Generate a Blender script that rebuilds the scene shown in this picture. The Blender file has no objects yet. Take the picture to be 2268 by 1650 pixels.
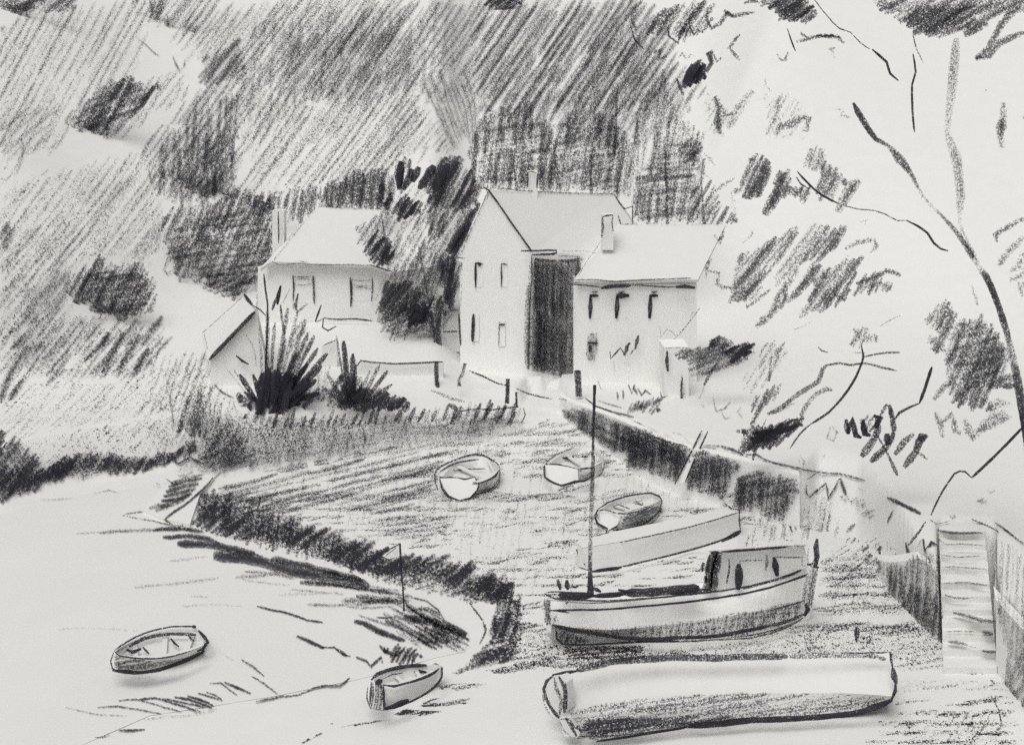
import bpy, math, random
import numpy as np
from mathutils import Vector
random.seed(7); np.random.seed(7)
scene = bpy.context.scene
COL = scene.collection
# ---------------------------------------------------------------- camera, world, sun, exposure
FOC = 1.25; CAMH = 16.0; HZ = 200.0; PW = 2268.0
cam_d = bpy.data.cameras.new("camera"); cam = bpy.data.objects.new("camera", cam_d); COL.objects.link(cam)
cam.location = (0, 0, CAMH); cam.rotation_euler = (math.radians(90), 0, 0)
cam_d.lens = 45; cam_d.sensor_width = 36; cam_d.shift_y = -(825 - HZ) / PW
cam_d.clip_start = 0.5; cam_d.clip_end = 2000
scene.camera = cam
scene.view_settings.view_transform = 'Standard'; scene.view_settings.look = 'None'
scene.view_settings.gamma = 1; scene.view_settings.exposure = -0.47
world = bpy.data.worlds.new("World"); scene.world = world; world.use_nodes = True
wn = world.node_tree; bg = wn.nodes['Background']
sky = wn.nodes.new('ShaderNodeTexSky'); sky.sky_type = 'NISHITA'; sky.sun_disc = False
sky.sun_elevation = math.radians(61); sky.sun_rotation = math.radians(204); sky.dust_density = 4
hsv = wn.nodes.new('ShaderNodeHueSaturation'); hsv.inputs['Saturation'].default_value = 0.12
wn.links.new(sky.outputs[0], hsv.inputs['Color']); wn.links.new(hsv.outputs[0], bg.inputs['Color'])
bg.inputs['Strength'].default_value = 0.15
sl = bpy.data.lights.new("sun", 'SUN'); sl.energy = 1.5; sl.angle = math.radians(35); sl.color = (1, .97, .93)
so = bpy.data.objects.new("sun", sl); COL.objects.link(so)
so.rotation_euler = (math.radians(29), 0, math.radians(-24))
scene.cycles.transparent_max_bounces = 32; scene.cycles.use_denoising = False

# ---------------------------------------------------------------- materials
def new_mat(n):
    m = bpy.data.materials.new(n); m.use_nodes = True
    return m, m.node_tree.nodes, m.node_tree.links
def paper_mat(name, col, rough=0.9, sc=6.0):
    m, N, L = new_mat(name); p = N['Principled BSDF']
    p.inputs['Roughness'].default_value = rough; p.inputs['Specular IOR Level'].default_value = 0.15
    tc = N.new('ShaderNodeTexCoord'); no = N.new('ShaderNodeTexNoise'); no.inputs['Scale'].default_value = sc
    no.inputs['Detail'].default_value = 4
    L.new(tc.outputs['Object'], no.inputs['Vector'])
    mx = N.new('ShaderNodeMixRGB'); L.new(no.outputs[0], mx.inputs[0])
    mx.inputs[1].default_value = (*[c * 0.965 for c in col], 1); mx.inputs[2].default_value = (*[min(c * 1.035, .95) for c in col], 1)
    L.new(mx.outputs[0], p.inputs['Base Color'])
    return m
def graphite_mat(name, gs, flat=(1, 1, 1)):
    m, N, L = new_mat(name); p = N['Principled BSDF']
    p.inputs['Base Color'].default_value = (.036, .034, .045, 1); p.inputs['Roughness'].default_value = .85
    p.inputs['Specular IOR Level'].default_value = 0.1
    tc = N.new('ShaderNodeTexCoord')
    outs = []
    for sv in ((.6, .7, 1.5), (1.5, 1.0, .6)):
        mp = N.new('ShaderNodeMapping'); mp.inputs['Scale'].default_value = tuple(gs * sv[i] * flat[i] for i in range(3))
        L.new(tc.outputs['Object'], mp.inputs['Vector'])
        no = N.new('ShaderNodeTexNoise'); no.inputs['Scale'].default_value = 1; no.inputs['Detail'].default_value = 1.5
        L.new(mp.outputs[0], no.inputs['Vector']); outs.append(no.outputs[0])
    mx = N.new('ShaderNodeMath'); mx.operation = 'MAXIMUM'; L.new(outs[0], mx.inputs[0]); L.new(outs[1], mx.inputs[1])
    at = N.new('ShaderNodeAttribute'); at.attribute_name = 'den'
    # alpha = clamp((n - .57 + (den-.5)*.5) * k + .5)
    m1 = N.new('ShaderNodeMath'); m1.operation = 'MULTIPLY_ADD'; L.new(at.outputs['Fac'], m1.inputs[0])
    m1.inputs[1].default_value = .36; m1.inputs[2].default_value = -.55 - .18
    m2 = N.new('ShaderNodeMath'); m2.operation = 'ADD'; L.new(mx.outputs[0], m2.inputs[0]); L.new(m1.outputs[0], m2.inputs[1])
    m3 = N.new('ShaderNodeMath'); m3.operation = 'MULTIPLY_ADD'; m3.use_clamp = True
    L.new(m2.outputs[0], m3.inputs[0]); m3.inputs[1].default_value = 12; m3.inputs[2].default_value = .5
    pr = N.new('ShaderNodeMath'); pr.operation = 'MULTIPLY_ADD'; pr.use_clamp = True; L.new(at.outputs['Fac'], pr.inputs[0]); pr.inputs[1].default_value = .5; pr.inputs[2].default_value = .5
    m4 = N.new('ShaderNodeMath'); m4.operation = 'MULTIPLY'; L.new(m3.outputs[0], m4.inputs[0]); L.new(pr.outputs[0], m4.inputs[1])
    L.new(m4.outputs[0], p.inputs['Alpha'])
    return m
PAPER = (.74, .74, .715)
M_ground = paper_mat('pale_ground', PAPER, .95, 1.2)
M_white = paper_mat('pale_limewash', (.84, .84, .815), .9, 2.5)
M_water = paper_mat('pale_water', (.74, .74, .715), .5, .4)
M_hull = paper_mat('pale_paint', (.90, .90, .875), .8, 5)
M_roof = paper_mat('pale_slate', (.70, .70, .68), .9, 3)
M_ftop = paper_mat('faded_paint', (.72, .72, .70), .9, 3)
G_far = graphite_mat('charcoal_far', 14.5)
G_mid = graphite_mat('charcoal_mid', 18)
G_near = graphite_mat('charcoal_near', 26)
G_mud = graphite_mat('charcoal_mud', 27, (1, .55, 1))
G_tree = graphite_mat('charcoal_leaf', 23)

# ---------------------------------------------------------------- picture-to-place helpers
def V(px, py, D): return Vector(((px - 1134) / PW * D, FOC * D, CAMH - (py - HZ) / PW * D))
def Vz(px, py, z): return V(px, py, (CAMH - z) * PW / (py - HZ))
_REG = dict(A=(0, 0, .4004), B=(792.7, 0, .4004), C=(1387.3, 0, .4004), D=(352.3, 334.7, .4004), E=(924.8, 334.7, .4004),
            F=(1387.3, 616.6, .4004), G=(1145, 989.1, .4004), H=(0, 989.1, .4004), I=(616.6, 989.1, .4004),
            J=(0, 616.6, .2803), K=(1827.7, 1101, .3326), X=(0, 0, 1))
def T(r, *pts):
    ox, oy, s = _REG[r]; return [(ox + x * s, oy + y * s) for x, y in pts]
def T1(r, x, y): return T(r, (x, y))[0]
def ss(a, b, x):
    t = np.clip((x - a) / (b - a), 0, 1); return t * t * (3 - 2 * t)
FOOT = [(-900, 32), (-300, 37), (0, 39.3), (200, 41.5), (470, 44.0), (700, 44.8), (1150, 47.3), (1175, 50), (1240, 50), (1256, 46.4), (1370, 43.8),
        (1490, 40.8), (1740, 37.8), (1900, 35.9), (1960, 33.2), (2075, 29.9), (2079, 32.9), (2204, 32.9), (2210, 28.2), (2268, 26.7), (2400, 24.5), (3600, 19)]
DH = [(-900, 33), (-300, 38.5), (0, 41), (200, 43.5), (620, 57.5), (1500, 57.5), (2268, 55), (3600, 50)]
def Hf(px, D):
    df = np.interp(px, *zip(*FOOT)); dh = 42.6 + 14.5 * ss(-350, 680, px) - 10 * ss(1500, 1800, px)
    soft = np.where(px < 1175, 1.3, .12 + 3.2 * ss(1770, 1820, px) * (1 - ss(1940, 2060, px)))
    mud = 1.35 * ss(42, 48, D) * ss(600, 1000, px)
    df = df + np.where(px > 1200, .38, 0)
    bank = ss(df, df + soft, D)
    land = 1.95 + .2 * np.clip(D - 45, 0, 13) * (1 - ss(950, 1060, px))
    hill = .66 * np.clip(D - dh, 0, None) * ss(dh - .5, dh + 5 + 30 * ss(1450, 1800, px), D)
    hill = hill + .15 * np.sin(px * .011 + D * .35) * ss(dh + 2, dh + 12, D)
    bumps = .008 * np.sin(px * .03 + D * 1.1) * np.sin(D * 1.7 - px * .013) * (1 - bank)
    return mud * (1 - bank) + bank * land + hill + bumps
_px = np.arange(-60, 2340, 6.0); _py = np.arange(-60, 1720, 5.0); _Ds = np.arange(19, 125, .12)
_TAB = np.zeros((len(_py), len(_px)))
_Hc = Hf(_px[:, None], _Ds[None, :])
for j, y in enumerate(_py):
    ray = CAMH - (y - HZ) / PW * _Ds[None, :]
    under = ray <= _Hc
    idx = np.argmax(under, axis=1); idx[~under.any(axis=1)] = len(_Ds) - 1
    _TAB[j] = _Ds[idx]
def gd(px, py):
    a = min(max((px + 60) / 6.0, 0), len(_px) - 1.001); b = min(max((py + 60) / 5.0, 0), len(_py) - 1.001)
    i, j = int(a), int(b); q = (_TAB[j, i], _TAB[j, i + 1], _TAB[j + 1, i], _TAB[j + 1, i + 1])
    if max(q) - min(q) > 1.2: return min(q)
    fa, fb = a - i, b - j
    return (q[0] * (1 - fa) + q[1] * fa) * (1 - fb) + (q[2] * (1 - fa) + q[3] * fa) * fb
def SG(lift=.999): return lambda x, y: V(x, y, gd(x, y) * lift)
def SD(D): return lambda x, y: V(x, y, D)
def SP(a, b, c, off=.9985):
    M = np.array([[p[0], p[1], 1] for p in (a, b, c)], float); r = np.linalg.solve(M, np.array([1 / p[2] for p in (a, b, c)]))
    return lambda x, y: V(x, y, off / (r[0] * x + r[1] * y + r[2]))

class MB:
    def __init__(s): s.v = []; s.f = []; s.m = []; s.d = []
    def face(s, pts, mat=0, den=1):
        b = len(s.v); s.v += [tuple(p) for p in pts]; s.d += [den] * len(pts); s.f.append(tuple(range(b, b + len(pts)))); s.m.append(mat)
    def prism(s, pts, vec, mat=0, den=1):
        vec = Vector(vec); q = [Vector(p) + vec for p in pts]; n = len(pts)
        s.face(pts, mat, den); s.face(q[::-1], mat, den)
        for i in range(n): s.face([pts[i], pts[(i + 1) % n], q[(i + 1) % n], q[i]], mat, den)
    def grid(s, rows, mat=0, den=1, dens=None):
        b = len(s.v); n = len(rows[0])
        for k, r in enumerate(rows):
            s.v += [tuple(p) for p in r]
            for i in range(n): s.d.append(dens[k][i] if dens else den)
        for k in range(len(rows) - 1):
            for i in range(n - 1):
                s.f.append((b + k * n + i, b + k * n + i + 1, b + (k + 1) * n + i + 1, b + (k + 1) * n + i)); s.m.append(mat)
    def box(s, c, sx, sy, sz, mat=0, den=1):
        x, y, z = c
        s.prism([(x - sx, y - sy, z), (x + sx, y - sy, z), (x + sx, y - sy, z + sz), (x - sx, y - sy, z + sz)], (0, 2 * sy, 0), mat, den)
    def build(s, name, mats, base, parent=None):
        me = bpy.data.meshes.new(name); b = Vector(base)
        me.from_pydata([(p[0] - b.x, p[1] - b.y, p[2] - b.z) for p in s.v], [], s.f)
        for m in mats: me.materials.append(m)
        for i, p in enumerate(me.polygons): p.material_index = s.m[i]
        a = me.attributes.new('den', 'FLOAT', 'POINT'); a.data.foreach_set('value', s.d); me.update()
        o = bpy.data.objects.new(name, me); COL.objects.link(o)
        if parent: o.parent = parent
        else: o.location = b
        return o

def catmull(pts, step):
    if len(pts) < 3:
        out = []; a, b = pts[0], pts[-1]; L = math.dist(a, b); n = max(2, int(L / step) + 1)
        return [tuple(a[k] + (b[k] - a[k]) * i / n for k in range(len(a))) for i in range(n + 1)]
    P = [pts[0]] + list(pts) + [pts[-1]]; out = []
    for i in range(1, len(P) - 2):
        p0, p1, p2, p3 = P[i - 1:i + 3]; n = max(1, int(math.dist(p1[:2], p2[:2]) / step + .5))
        for j in range(n):
            t = j / n
            out.append(tuple(.5 * (2 * p1[k] + (p2[k] - p0[k]) * t + (2 * p0[k] - 5 * p1[k] + 4 * p2[k] - p3[k]) * t * t + (3 * p1[k] - p0[k] - 3 * p2[k] + p3[k]) * t ** 3) for k in range(len(p1))))
    out.append(tuple(pts[-1])); return out
R = random.random
def ru(a, b): return a + (b - a) * R()

def ribbon(mb, pts, w, den, S, mat=1, step=22, wob=1.0, edge=.32, taper=.6, smooth=True):
    """a drawn mark lying on a surface; pts (px,py[,w,den])"""
    P = [(p[0], p[1], p[2] if len(p) > 2 else w, p[3] if len(p) > 3 else den) for p in pts]
    P = catmull(P, step) if smooth else P
    n = len(P); rows = [[], [], []]; dens = [[], [], []]
    for i, (x, y, ww, dd) in enumerate(P):
        a = P[max(i - 1, 0)]; b = P[min(i + 1, n - 1)]
        dx, dy = b[0] - a[0], b[1] - a[1]; L = math.hypot(dx, dy) or 1; nx, ny = -dy / L, dx / L
        x += nx * ru(-wob, wob); y += ny * ru(-wob, wob)
        ww = max(.8, ww * ru(.85, 1.15)) * (taper if i in (0, n - 1) else 1) / 2
        k = dd * ru(.93, 1.07)
        if i in (0, n - 1): k -= .08
        rows[0].append(S(x - nx * ww, y - ny * ww)); rows[1].append(S(x, y)); rows[2].append(S(x + nx * ww, y + ny * ww))
        dens[0].append(k - edge); dens[1].append(k); dens[2].append(k - edge)
    mb.grid(rows, mat, 1, dens)

def tube(mb, pts, w, den, mat=1, wob=.5, edge=.25, flat=.8, step=18, taper=.5, smooth=True, deep=None):
    """a round bar, branch or blade through the place; pts = (px,py,D[,w,den])"""
    P = [(p[0], p[1], p[2], p[3] if len(p) > 3 else w, p[4] if len(p) > 4 else den) for p in pts]
    P = catmull(P, step) if smooth else P
    n = len(P); k = 6; rings = []
    for i, (x, y, D, ww, dd) in enumerate(P):
        a = P[max(i - 1, 0)]; b = P[min(i + 1, n - 1)]
        dx, dy = b[0] - a[0], b[1] - a[1]; L = math.hypot(dx, dy) or 1; nx, ny = -dy / L, dx / L
        x += nx * ru(-wob, wob); y += ny * ru(-wob, wob)
        r = max(.6, (ww * .9 + .1 if ww < 8 else ww) * ru(.88, 1.12)) * (taper if i in (0, n - 1) else 1) / 2
        c = V(x, y, D); side = Vector((nx * r, 0, -ny * r)) * (D / PW); dep = Vector((0, 1, 0)) * (r * flat * D / PW)
        kk = dd * ru(.94, 1.06) - .07
        rings.append([(c + side * math.cos(t) + dep * math.sin(t), kk - edge * abs(math.cos(t)) ** 3) for t in [2 * math.pi * q / k for q in range(k)]])
    b0 = len(mb.v)
    for rg in rings:
        for p, d in rg: mb.v.append(tuple(p)); mb.d.append(d)
    for i in range(n - 1):
        for q in range(k):
            mb.f.append((b0 + i * k + q, b0 + i * k + (q + 1) % k, b0 + (i + 1) * k + (q + 1) % k, b0 + (i + 1) * k + q)); mb.m.append(mat)
    mb.f.append(tuple(b0 + q for q in range(k))); mb.m.append(mat)
    mb.f.append(tuple(b0 + (n - 1) * k + q for q in reversed(range(k)))); mb.m.append(mat)
def tubew(mb, pts3, w, den, mat=1, **kw):
    q = []
    for p in pts3:
        D = p[1] / FOC; q.append((p[0] / D * PW + 1134, (CAMH - p[2]) / D * PW + HZ, D * .9985))
    tube(mb, q, w, den, mat, **kw)

def chords(poly, ang, sp, jit):
    ca, sa = math.cos(math.radians(ang)), -math.sin(math.radians(ang))
    Q = [(x * ca + y * sa, -x * sa + y * ca) for x, y in poly]; n = len(Q)
    s0 = min(q[1] for q in Q); s1 = max(q[1] for q in Q); s = s0 + sp * ru(.2, .8)
    while s < s1:
        xs = []
        for i in range(n):
            a, b = Q[i], Q[(i + 1) % n]
            if (a[1] <= s) != (b[1] <= s): xs.append(a[0] + (s - a[1]) / (b[1] - a[1]) * (b[0] - a[0]))
        xs.sort()
        for i in range(0, len(xs) - 1, 2):
            t0 = xs[i] + ru(-jit, jit * .6); t1 = xs[i + 1] + ru(-jit * .6, jit)
            if t1 - t0 > 3: yield (t0 * ca - s * sa, t0 * sa + s * ca), (t1 * ca - s * sa, t1 * sa + s * ca), (-sa, ca)
        s += sp * ru(.7, 1.3)
def hatch(mb, poly, ang, sp, w, den, S, jit=10, maxlen=260, thick=None, bow=4, gap=.04, var=.2, mat=1, angj=0, **kw):
    sp *= .88; w *= 1.06
    for a, b, nrm in chords(poly, ang, sp, jit):
        L = math.dist(a, b); n = max(1, int(L / maxlen + .6)); cuts = [0] + sorted(min(.97, max(.03, i / n + ru(-.12, .12) / n)) for i in range(1, n)) + [1]
        for i in range(len(cuts) - 1):
            if R() < gap: continue
            t0, t1 = cuts[i], cuts[i + 1]
            p = (a[0] + (b[0] - a[0]) * t0, a[1] + (b[1] - a[1]) * t0); q = (a[0] + (b[0] - a[0]) * t1, a[1] + (b[1] - a[1]) * t1)
            o = ru(-bow, bow); j = ru(-angj, angj)
            m = ((p[0] + q[0]) / 2 + nrm[0] * o, (p[1] + q[1]) / 2 + nrm[1] * o)
            p = (p[0] - nrm[0] * j, p[1] - nrm[1] * j); q = (q[0] + nrm[0] * j, q[1] + nrm[1] * j)
            d = den * ru(1 - var, 1 + var) + (.03 if thick else 0)
            if thick is None: ribbon(mb, [p, m, q], w * ru(.8, 1.25), d, S, mat, **kw)
            else:
                D0, T0 = thick; dd = D0 + ru(-T0, T0)
                ta, tb = ru(-1, 1) * .012, ru(-1, 1) * .004
                ribbon(mb, [p, m, q], w * ru(.8, 1.25), d, lambda x, y: V(x, y, dd + ta * (x - m[0]) + tb * (y - m[1])), mat, **kw)

# ---------------------------------------------------------------- tagging
def tagp(o, label=None, cat=None, group=None, kind=None):
    if label: o['label'] = label
    if cat: o['category'] = cat
    if group: o['group'] = group
    if kind: o['kind'] = kind
    return o
def thing(name, label, cat, base, group=None):
    o = bpy.data.objects.new(name, None); COL.objects.link(o); o.location = base; o.empty_display_size = .3
    return tagp(o, label, cat, group)
class TH:
    def __init__(s, name, label, cat, base, group=None):
        s.base = Vector(base); s.o = thing(name, label, cat, base, group)
    def part(s, name, mb, mats, parent=None): return mb.build(name, mats, s.base, parent or s.o)
def single(mb, name, mats, base, label, cat, group=None): return tagp(mb.build(name, mats, base), label, cat, group)
def structure(mb, name, mats): return tagp(mb.build(name, mats, (0, 0, 0)), kind='structure')
def soft(o):
    for p in o.data.polygons: p.use_smooth = True
    return o

# ================================================================ THE SETTING
pxs = np.concatenate([np.arange(-3200, -60, 80), np.arange(-60, 2340, 9), np.arange(2340, 5400, 80)])
Ds = np.concatenate([np.arange(.8, 24, 1.4), np.arange(24, 62, .3), np.arange(62, 80, .9), np.arange(80, 135, 3)])
mb = MB(); rows = []
Hh = Hf(pxs[None, :], Ds[:, None])
for k, D in enumerate(Ds): rows.append([((x - 1134) / PW * D, FOC * D, float(Hh[k, i])) for i, x in enumerate(pxs)])
mb.grid(rows)
# slight pencil marks that are the ground's own (mud streaks)
g = structure(mb, 'ground', [M_ground])
for p in g.data.polygons: p.use_smooth = True

S1 = SG(.9985); S2 = SG(.9975); S3 = SG(.9965)
# mud flat streaks
mb = MB(); GM = [M_ground, G_mud]
main = T('X', (500, 1065), (760, 1005), (1160, 950), (1230, 925), (1330, 1000), (1500, 1095), (1640, 1140), (1760, 1200), (1640, 1180), (1270, 1230), (1290, 1330), (1150, 1400), (1130, 1300), (960, 1240), (700, 1160), (450, 1120), (430, 1090))
hatch(mb, main, 13, 10, 11, 0.47, S1, jit=25, maxlen=170, bow=3, gap=.12, angj=3)
hatch(mb, T('X', (480, 1075), (900, 1000), (980, 1010), (960, 1080), (880, 1130), (760, 1120), (600, 1130)), 14, 15, 11, 0.53, S2, jit=30, maxlen=150)
hatch(mb, T('X', (820, 1150), (960, 1130), (1010, 1160), (950, 1200), (840, 1190)), 8, 12, 9, 0.49, S2, jit=15)
hatch(mb, T('X', (1270, 1270), (1560, 1215), (1560, 1290), (1300, 1310)), 14, 12, 10, 0.53, S1, jit=12)
hatch(mb, T('X', (1190, 1400), (1240, 1425), (1500, 1430), (1800, 1380), (1830, 1240), (1960, 1260), (2020, 1370), (2090, 1440), (1960, 1440), (1600, 1440), (1300, 1465), (1220, 1480), (1150, 1440)), 5, 9.5, 11, 0.51, S1, jit=20, maxlen=190)
hatch(mb, T('X', (1240, 1430), (1420, 1432), (1420, 1455), (1260, 1462)), 4, 7, 8, 0.68, S2, jit=10)
hatch(mb, T('X', (1600, 1180), (1760, 1120), (1830, 1110), (1870, 1180), (1830, 1240), (1800, 1195), (1640, 1210)), 80, 12, 10, 0.49, S1, jit=12)
hatch(mb, T('X', (1820, 1190), (1950, 1190), (1990, 1240), (1960, 1300), (1830, 1280)), 40, 12, 9, 0.53, S1, jit=15)
hatch(mb, T('X', (1990, 1460), (2200, 1440), (2215, 1530), (2120, 1570), (2000, 1570)), 8, 20, 7, 0.46, S1, jit=20, maxlen=140)
hatch(mb, T('X', (1980, 1600), (2210, 1530), (2240, 1660), (1960, 1680)), 12, 10, 11, .62, S1, jit=25, maxlen=120)
hatch(mb, T('X', (1150, 1310), (1205, 1320), (1210, 1480), (1090, 1500), (1000, 1520), (1090, 1470), (1150, 1400)), 12, 12, 9, 0.51, S1, jit=15)
hatch(mb, T('X', (960, 1500), (1160, 1460), (1190, 1475), (1000, 1530)), 14, 11, 9, 0.53, S1, jit=15)
hatch(mb, T('X', (560, 1075), (1000, 960), (1230, 940), (1500, 1100), (1700, 1170), (1270, 1225), (1290, 1330), (1180, 1320), (960, 1220), (700, 1140)), 12, 22, 24, .30, S1, jit=25, maxlen=170)
hatch(mb, T('X', (1160, 1330), (1260, 1440), (1800, 1400), (1860, 1200), (1990, 1300), (2080, 1440), (2000, 1460), (1300, 1465), (1150, 1480)), 4, 22, 24, .33, S1, jit=20, maxlen=170)
for k, (a_, d_) in enumerate(((7, .36), (-3, .34), (78, .26))):
    hatch(mb, T('X', (1150, 1335), (1240, 1430), (1500, 1440), (1820, 1400), (1840, 1230), (1960, 1240), (2030, 1380), (2090, 1450), (1980, 1460), (1600, 1450), (1300, 1470), (1150, 1480), (1120, 1450)), a_, 14, 15, d_, S2, jit=22, maxlen=110)
hatch(mb, T('X', (560, 1090), (1000, 970), (1230, 950), (1500, 1100), (1640, 1150), (1270, 1225), (1290, 1330), (1160, 1310), (960, 1220), (700, 1150)), 80, 22, 14, .27, S2, jit=16, maxlen=70)
hatch(mb, T('X', (1980, 1440), (2110, 1440), (2210, 1500), (2230, 1640), (1990, 1640)), 10, 17, 17, .28, S2, jit=22, maxlen=110)
hatch(mb, T('X', (1960, 1590), (2120, 1560), (2230, 1520), (2260, 1680), (1900, 1690)), 20, 12, 13, .42, S2, jit=22, maxlen=90)
hatch(mb, T('X', (2100, 1590), (2200, 1560), (2240, 1680), (2080, 1690)), 60, 12, 12, .45, S2, jit=14, maxlen=80)
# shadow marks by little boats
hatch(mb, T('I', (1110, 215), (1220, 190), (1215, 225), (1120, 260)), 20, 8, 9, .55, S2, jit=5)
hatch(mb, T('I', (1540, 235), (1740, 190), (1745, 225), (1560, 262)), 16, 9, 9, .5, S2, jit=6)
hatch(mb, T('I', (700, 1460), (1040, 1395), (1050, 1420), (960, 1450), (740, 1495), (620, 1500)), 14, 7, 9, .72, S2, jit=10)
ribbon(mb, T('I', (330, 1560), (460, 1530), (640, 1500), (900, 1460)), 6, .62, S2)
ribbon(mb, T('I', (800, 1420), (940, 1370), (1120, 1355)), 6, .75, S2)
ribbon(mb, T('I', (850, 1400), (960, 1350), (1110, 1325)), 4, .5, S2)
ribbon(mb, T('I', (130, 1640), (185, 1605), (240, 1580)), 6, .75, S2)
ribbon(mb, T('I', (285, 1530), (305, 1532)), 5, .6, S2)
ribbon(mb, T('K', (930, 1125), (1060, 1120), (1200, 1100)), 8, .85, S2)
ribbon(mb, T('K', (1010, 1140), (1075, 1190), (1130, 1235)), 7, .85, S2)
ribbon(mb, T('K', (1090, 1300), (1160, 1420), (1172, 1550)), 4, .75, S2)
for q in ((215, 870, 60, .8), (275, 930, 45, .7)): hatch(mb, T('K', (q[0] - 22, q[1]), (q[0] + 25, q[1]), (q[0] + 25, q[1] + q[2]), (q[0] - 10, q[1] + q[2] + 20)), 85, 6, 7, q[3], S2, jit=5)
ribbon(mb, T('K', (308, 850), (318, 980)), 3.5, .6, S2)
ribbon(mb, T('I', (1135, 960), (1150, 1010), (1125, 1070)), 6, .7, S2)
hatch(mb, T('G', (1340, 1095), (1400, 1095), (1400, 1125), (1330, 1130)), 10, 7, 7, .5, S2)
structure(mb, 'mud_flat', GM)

# water sheet with ripples
mb = MB()
wp = T('X', (-700, 1160), (0, 1138), (120, 1105), (300, 1078), (420, 1060), (440, 1100), (400, 1150), (520, 1180), (700, 1230), (850, 1300), (960, 1330), (1040, 1400), (1030, 1440), (960, 1455), (800, 1500), (600, 1540), (330, 1582), (150, 1660), (-60, 1760), (-500, 1790), (-1600, 1820), (-2200, 1400))
def SW(x, y): return V(x, y, (CAMH - .045) * PW / (y - HZ))
bb = len(mb.v); mb.face([SW(*p) + Vector((0, 0, -.032)) for p in wp])
def rip(pts, w, den, r='H'): ribbon(mb, T(r, *pts), w, den, SW, wob=1.2)
rip([(550, 478), (700, 462), (850, 460), (1000, 452), (1130, 478)], 9, .55); rip([(840, 462), (960, 450), (1060, 458), (1120, 470)], 10, .8)
rip([(900, 500), (1040, 495), (1150, 510), (1220, 540)], 11, .8)
rip([(980, 535), (1200, 545), (1300, 570), (1410, 590)], 17, .85)
rip([(1180, 600), (1350, 612), (1500, 650), (1620, 690), (1800, 715), (1950, 740), (2040, 780)], 26, .88)
rip([(1500, 620), (1650, 650), (1850, 700), (2000, 740)], 16, .8)
rip([(1660, 750), (1850, 760), (1990, 785), (2170, 805)], 9, .8)
rip([(2040, 790), (2170, 795)], 8, .6)
rip([(930, 632), (1040, 618), (1150, 605)], 7, .4); rip([(735, 775), (900, 762), (1050, 745), (1210, 725)], 10, .38)
rip([(1300, 720), (1450, 708), (1560, 690)], 10, .5); rip([(1330, 730), (1480, 755), (1600, 765)], 8, .38)
rip([(420, 480), (560, 470), (640, 474)], 5, .45); rip([(1240, 590), (1320, 600)], 9, .6); rip([(1350, 690), (1500, 700), (1640, 730)], 9, .5); rip([(1600, 790), (1750, 800), (1900, 815)], 7, .45); rip([(1900, 880), (2050, 890), (2180, 880)], 7, .5); rip([(1980, 930), (2080, 960), (2200, 1000)], 8, .6); rip([(2050, 1010), (2150, 1050)], 9, .6)
rip([(300, 1010), (520, 1000), (760, 1015)], 5, .3); rip([(1000, 880), (1200, 870), (1350, 880)], 6, .34); rip([(1700, 870), (1850, 875), (2050, 868)], 9, .5)
rip([(1540, 815), (1680, 812), (1810, 812)], 8, .38); rip([(1890, 850), (2000, 848), (2200, 845)], 14, .6); rip([(2000, 855), (2200, 850)], 9, .8)
rip([(1055, 825), (1150, 832)], 3.5, .5)
rip([(1420, 878), (1510, 905), (1600, 920), (1700, 958), (1785, 970)], 5, .85)
rip([(1640, 1045), (1720, 1080), (1790, 1110)], 9, .85); rip([(1780, 1108), (1850, 1108), (1900, 1150), (1940, 1155)], 5, .85); rip([(1860, 1115), (1920, 1155)], 9, .8)
rip([(1970, 1160), (2030, 1185), (2050, 1215), (2110, 1160), (2115, 1195)], 7, .85)
rip([(430, 825), (560, 845), (720, 848)], 16, .7, 'I'); rip([(120, 745), (260, 752), (430, 780)], 9, .7, 'I')
rip([(420, 965), (480, 980), (560, 1020), (700, 1070)], 13, .85, 'I'); rip([(540, 940), (600, 945), (670, 935)], 4, .85, 'I')
rip([(690, 940), (800, 960), (930, 985), (1040, 1040)], 18, .93, 'I')
rip([(720, 905), (830, 895), (900, 930)], 10, .7, 'I'); rip([(730, 830), (820, 850), (880, 900), (920, 960)], 4, .75, 'I')
for i in range(9):
    t = i / 8; rip([(700 + t * 150, 870 + t * 110), (800 + t * 130, 935 + t * 85), (900 + t * 120, 990 + t * 50)], 9, .66 + .3 * R(), 'I')
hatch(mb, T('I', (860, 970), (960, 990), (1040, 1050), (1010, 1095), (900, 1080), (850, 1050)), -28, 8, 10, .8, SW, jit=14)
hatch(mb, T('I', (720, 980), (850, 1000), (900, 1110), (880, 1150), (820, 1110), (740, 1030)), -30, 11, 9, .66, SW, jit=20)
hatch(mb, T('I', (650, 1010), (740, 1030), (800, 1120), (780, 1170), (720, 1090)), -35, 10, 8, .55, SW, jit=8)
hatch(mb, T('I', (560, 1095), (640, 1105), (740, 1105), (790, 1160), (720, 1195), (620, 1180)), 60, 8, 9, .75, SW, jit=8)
rip([(560, 1095), (590, 1130), (650, 1150), (700, 1120)], 10, .8, 'I')
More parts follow.
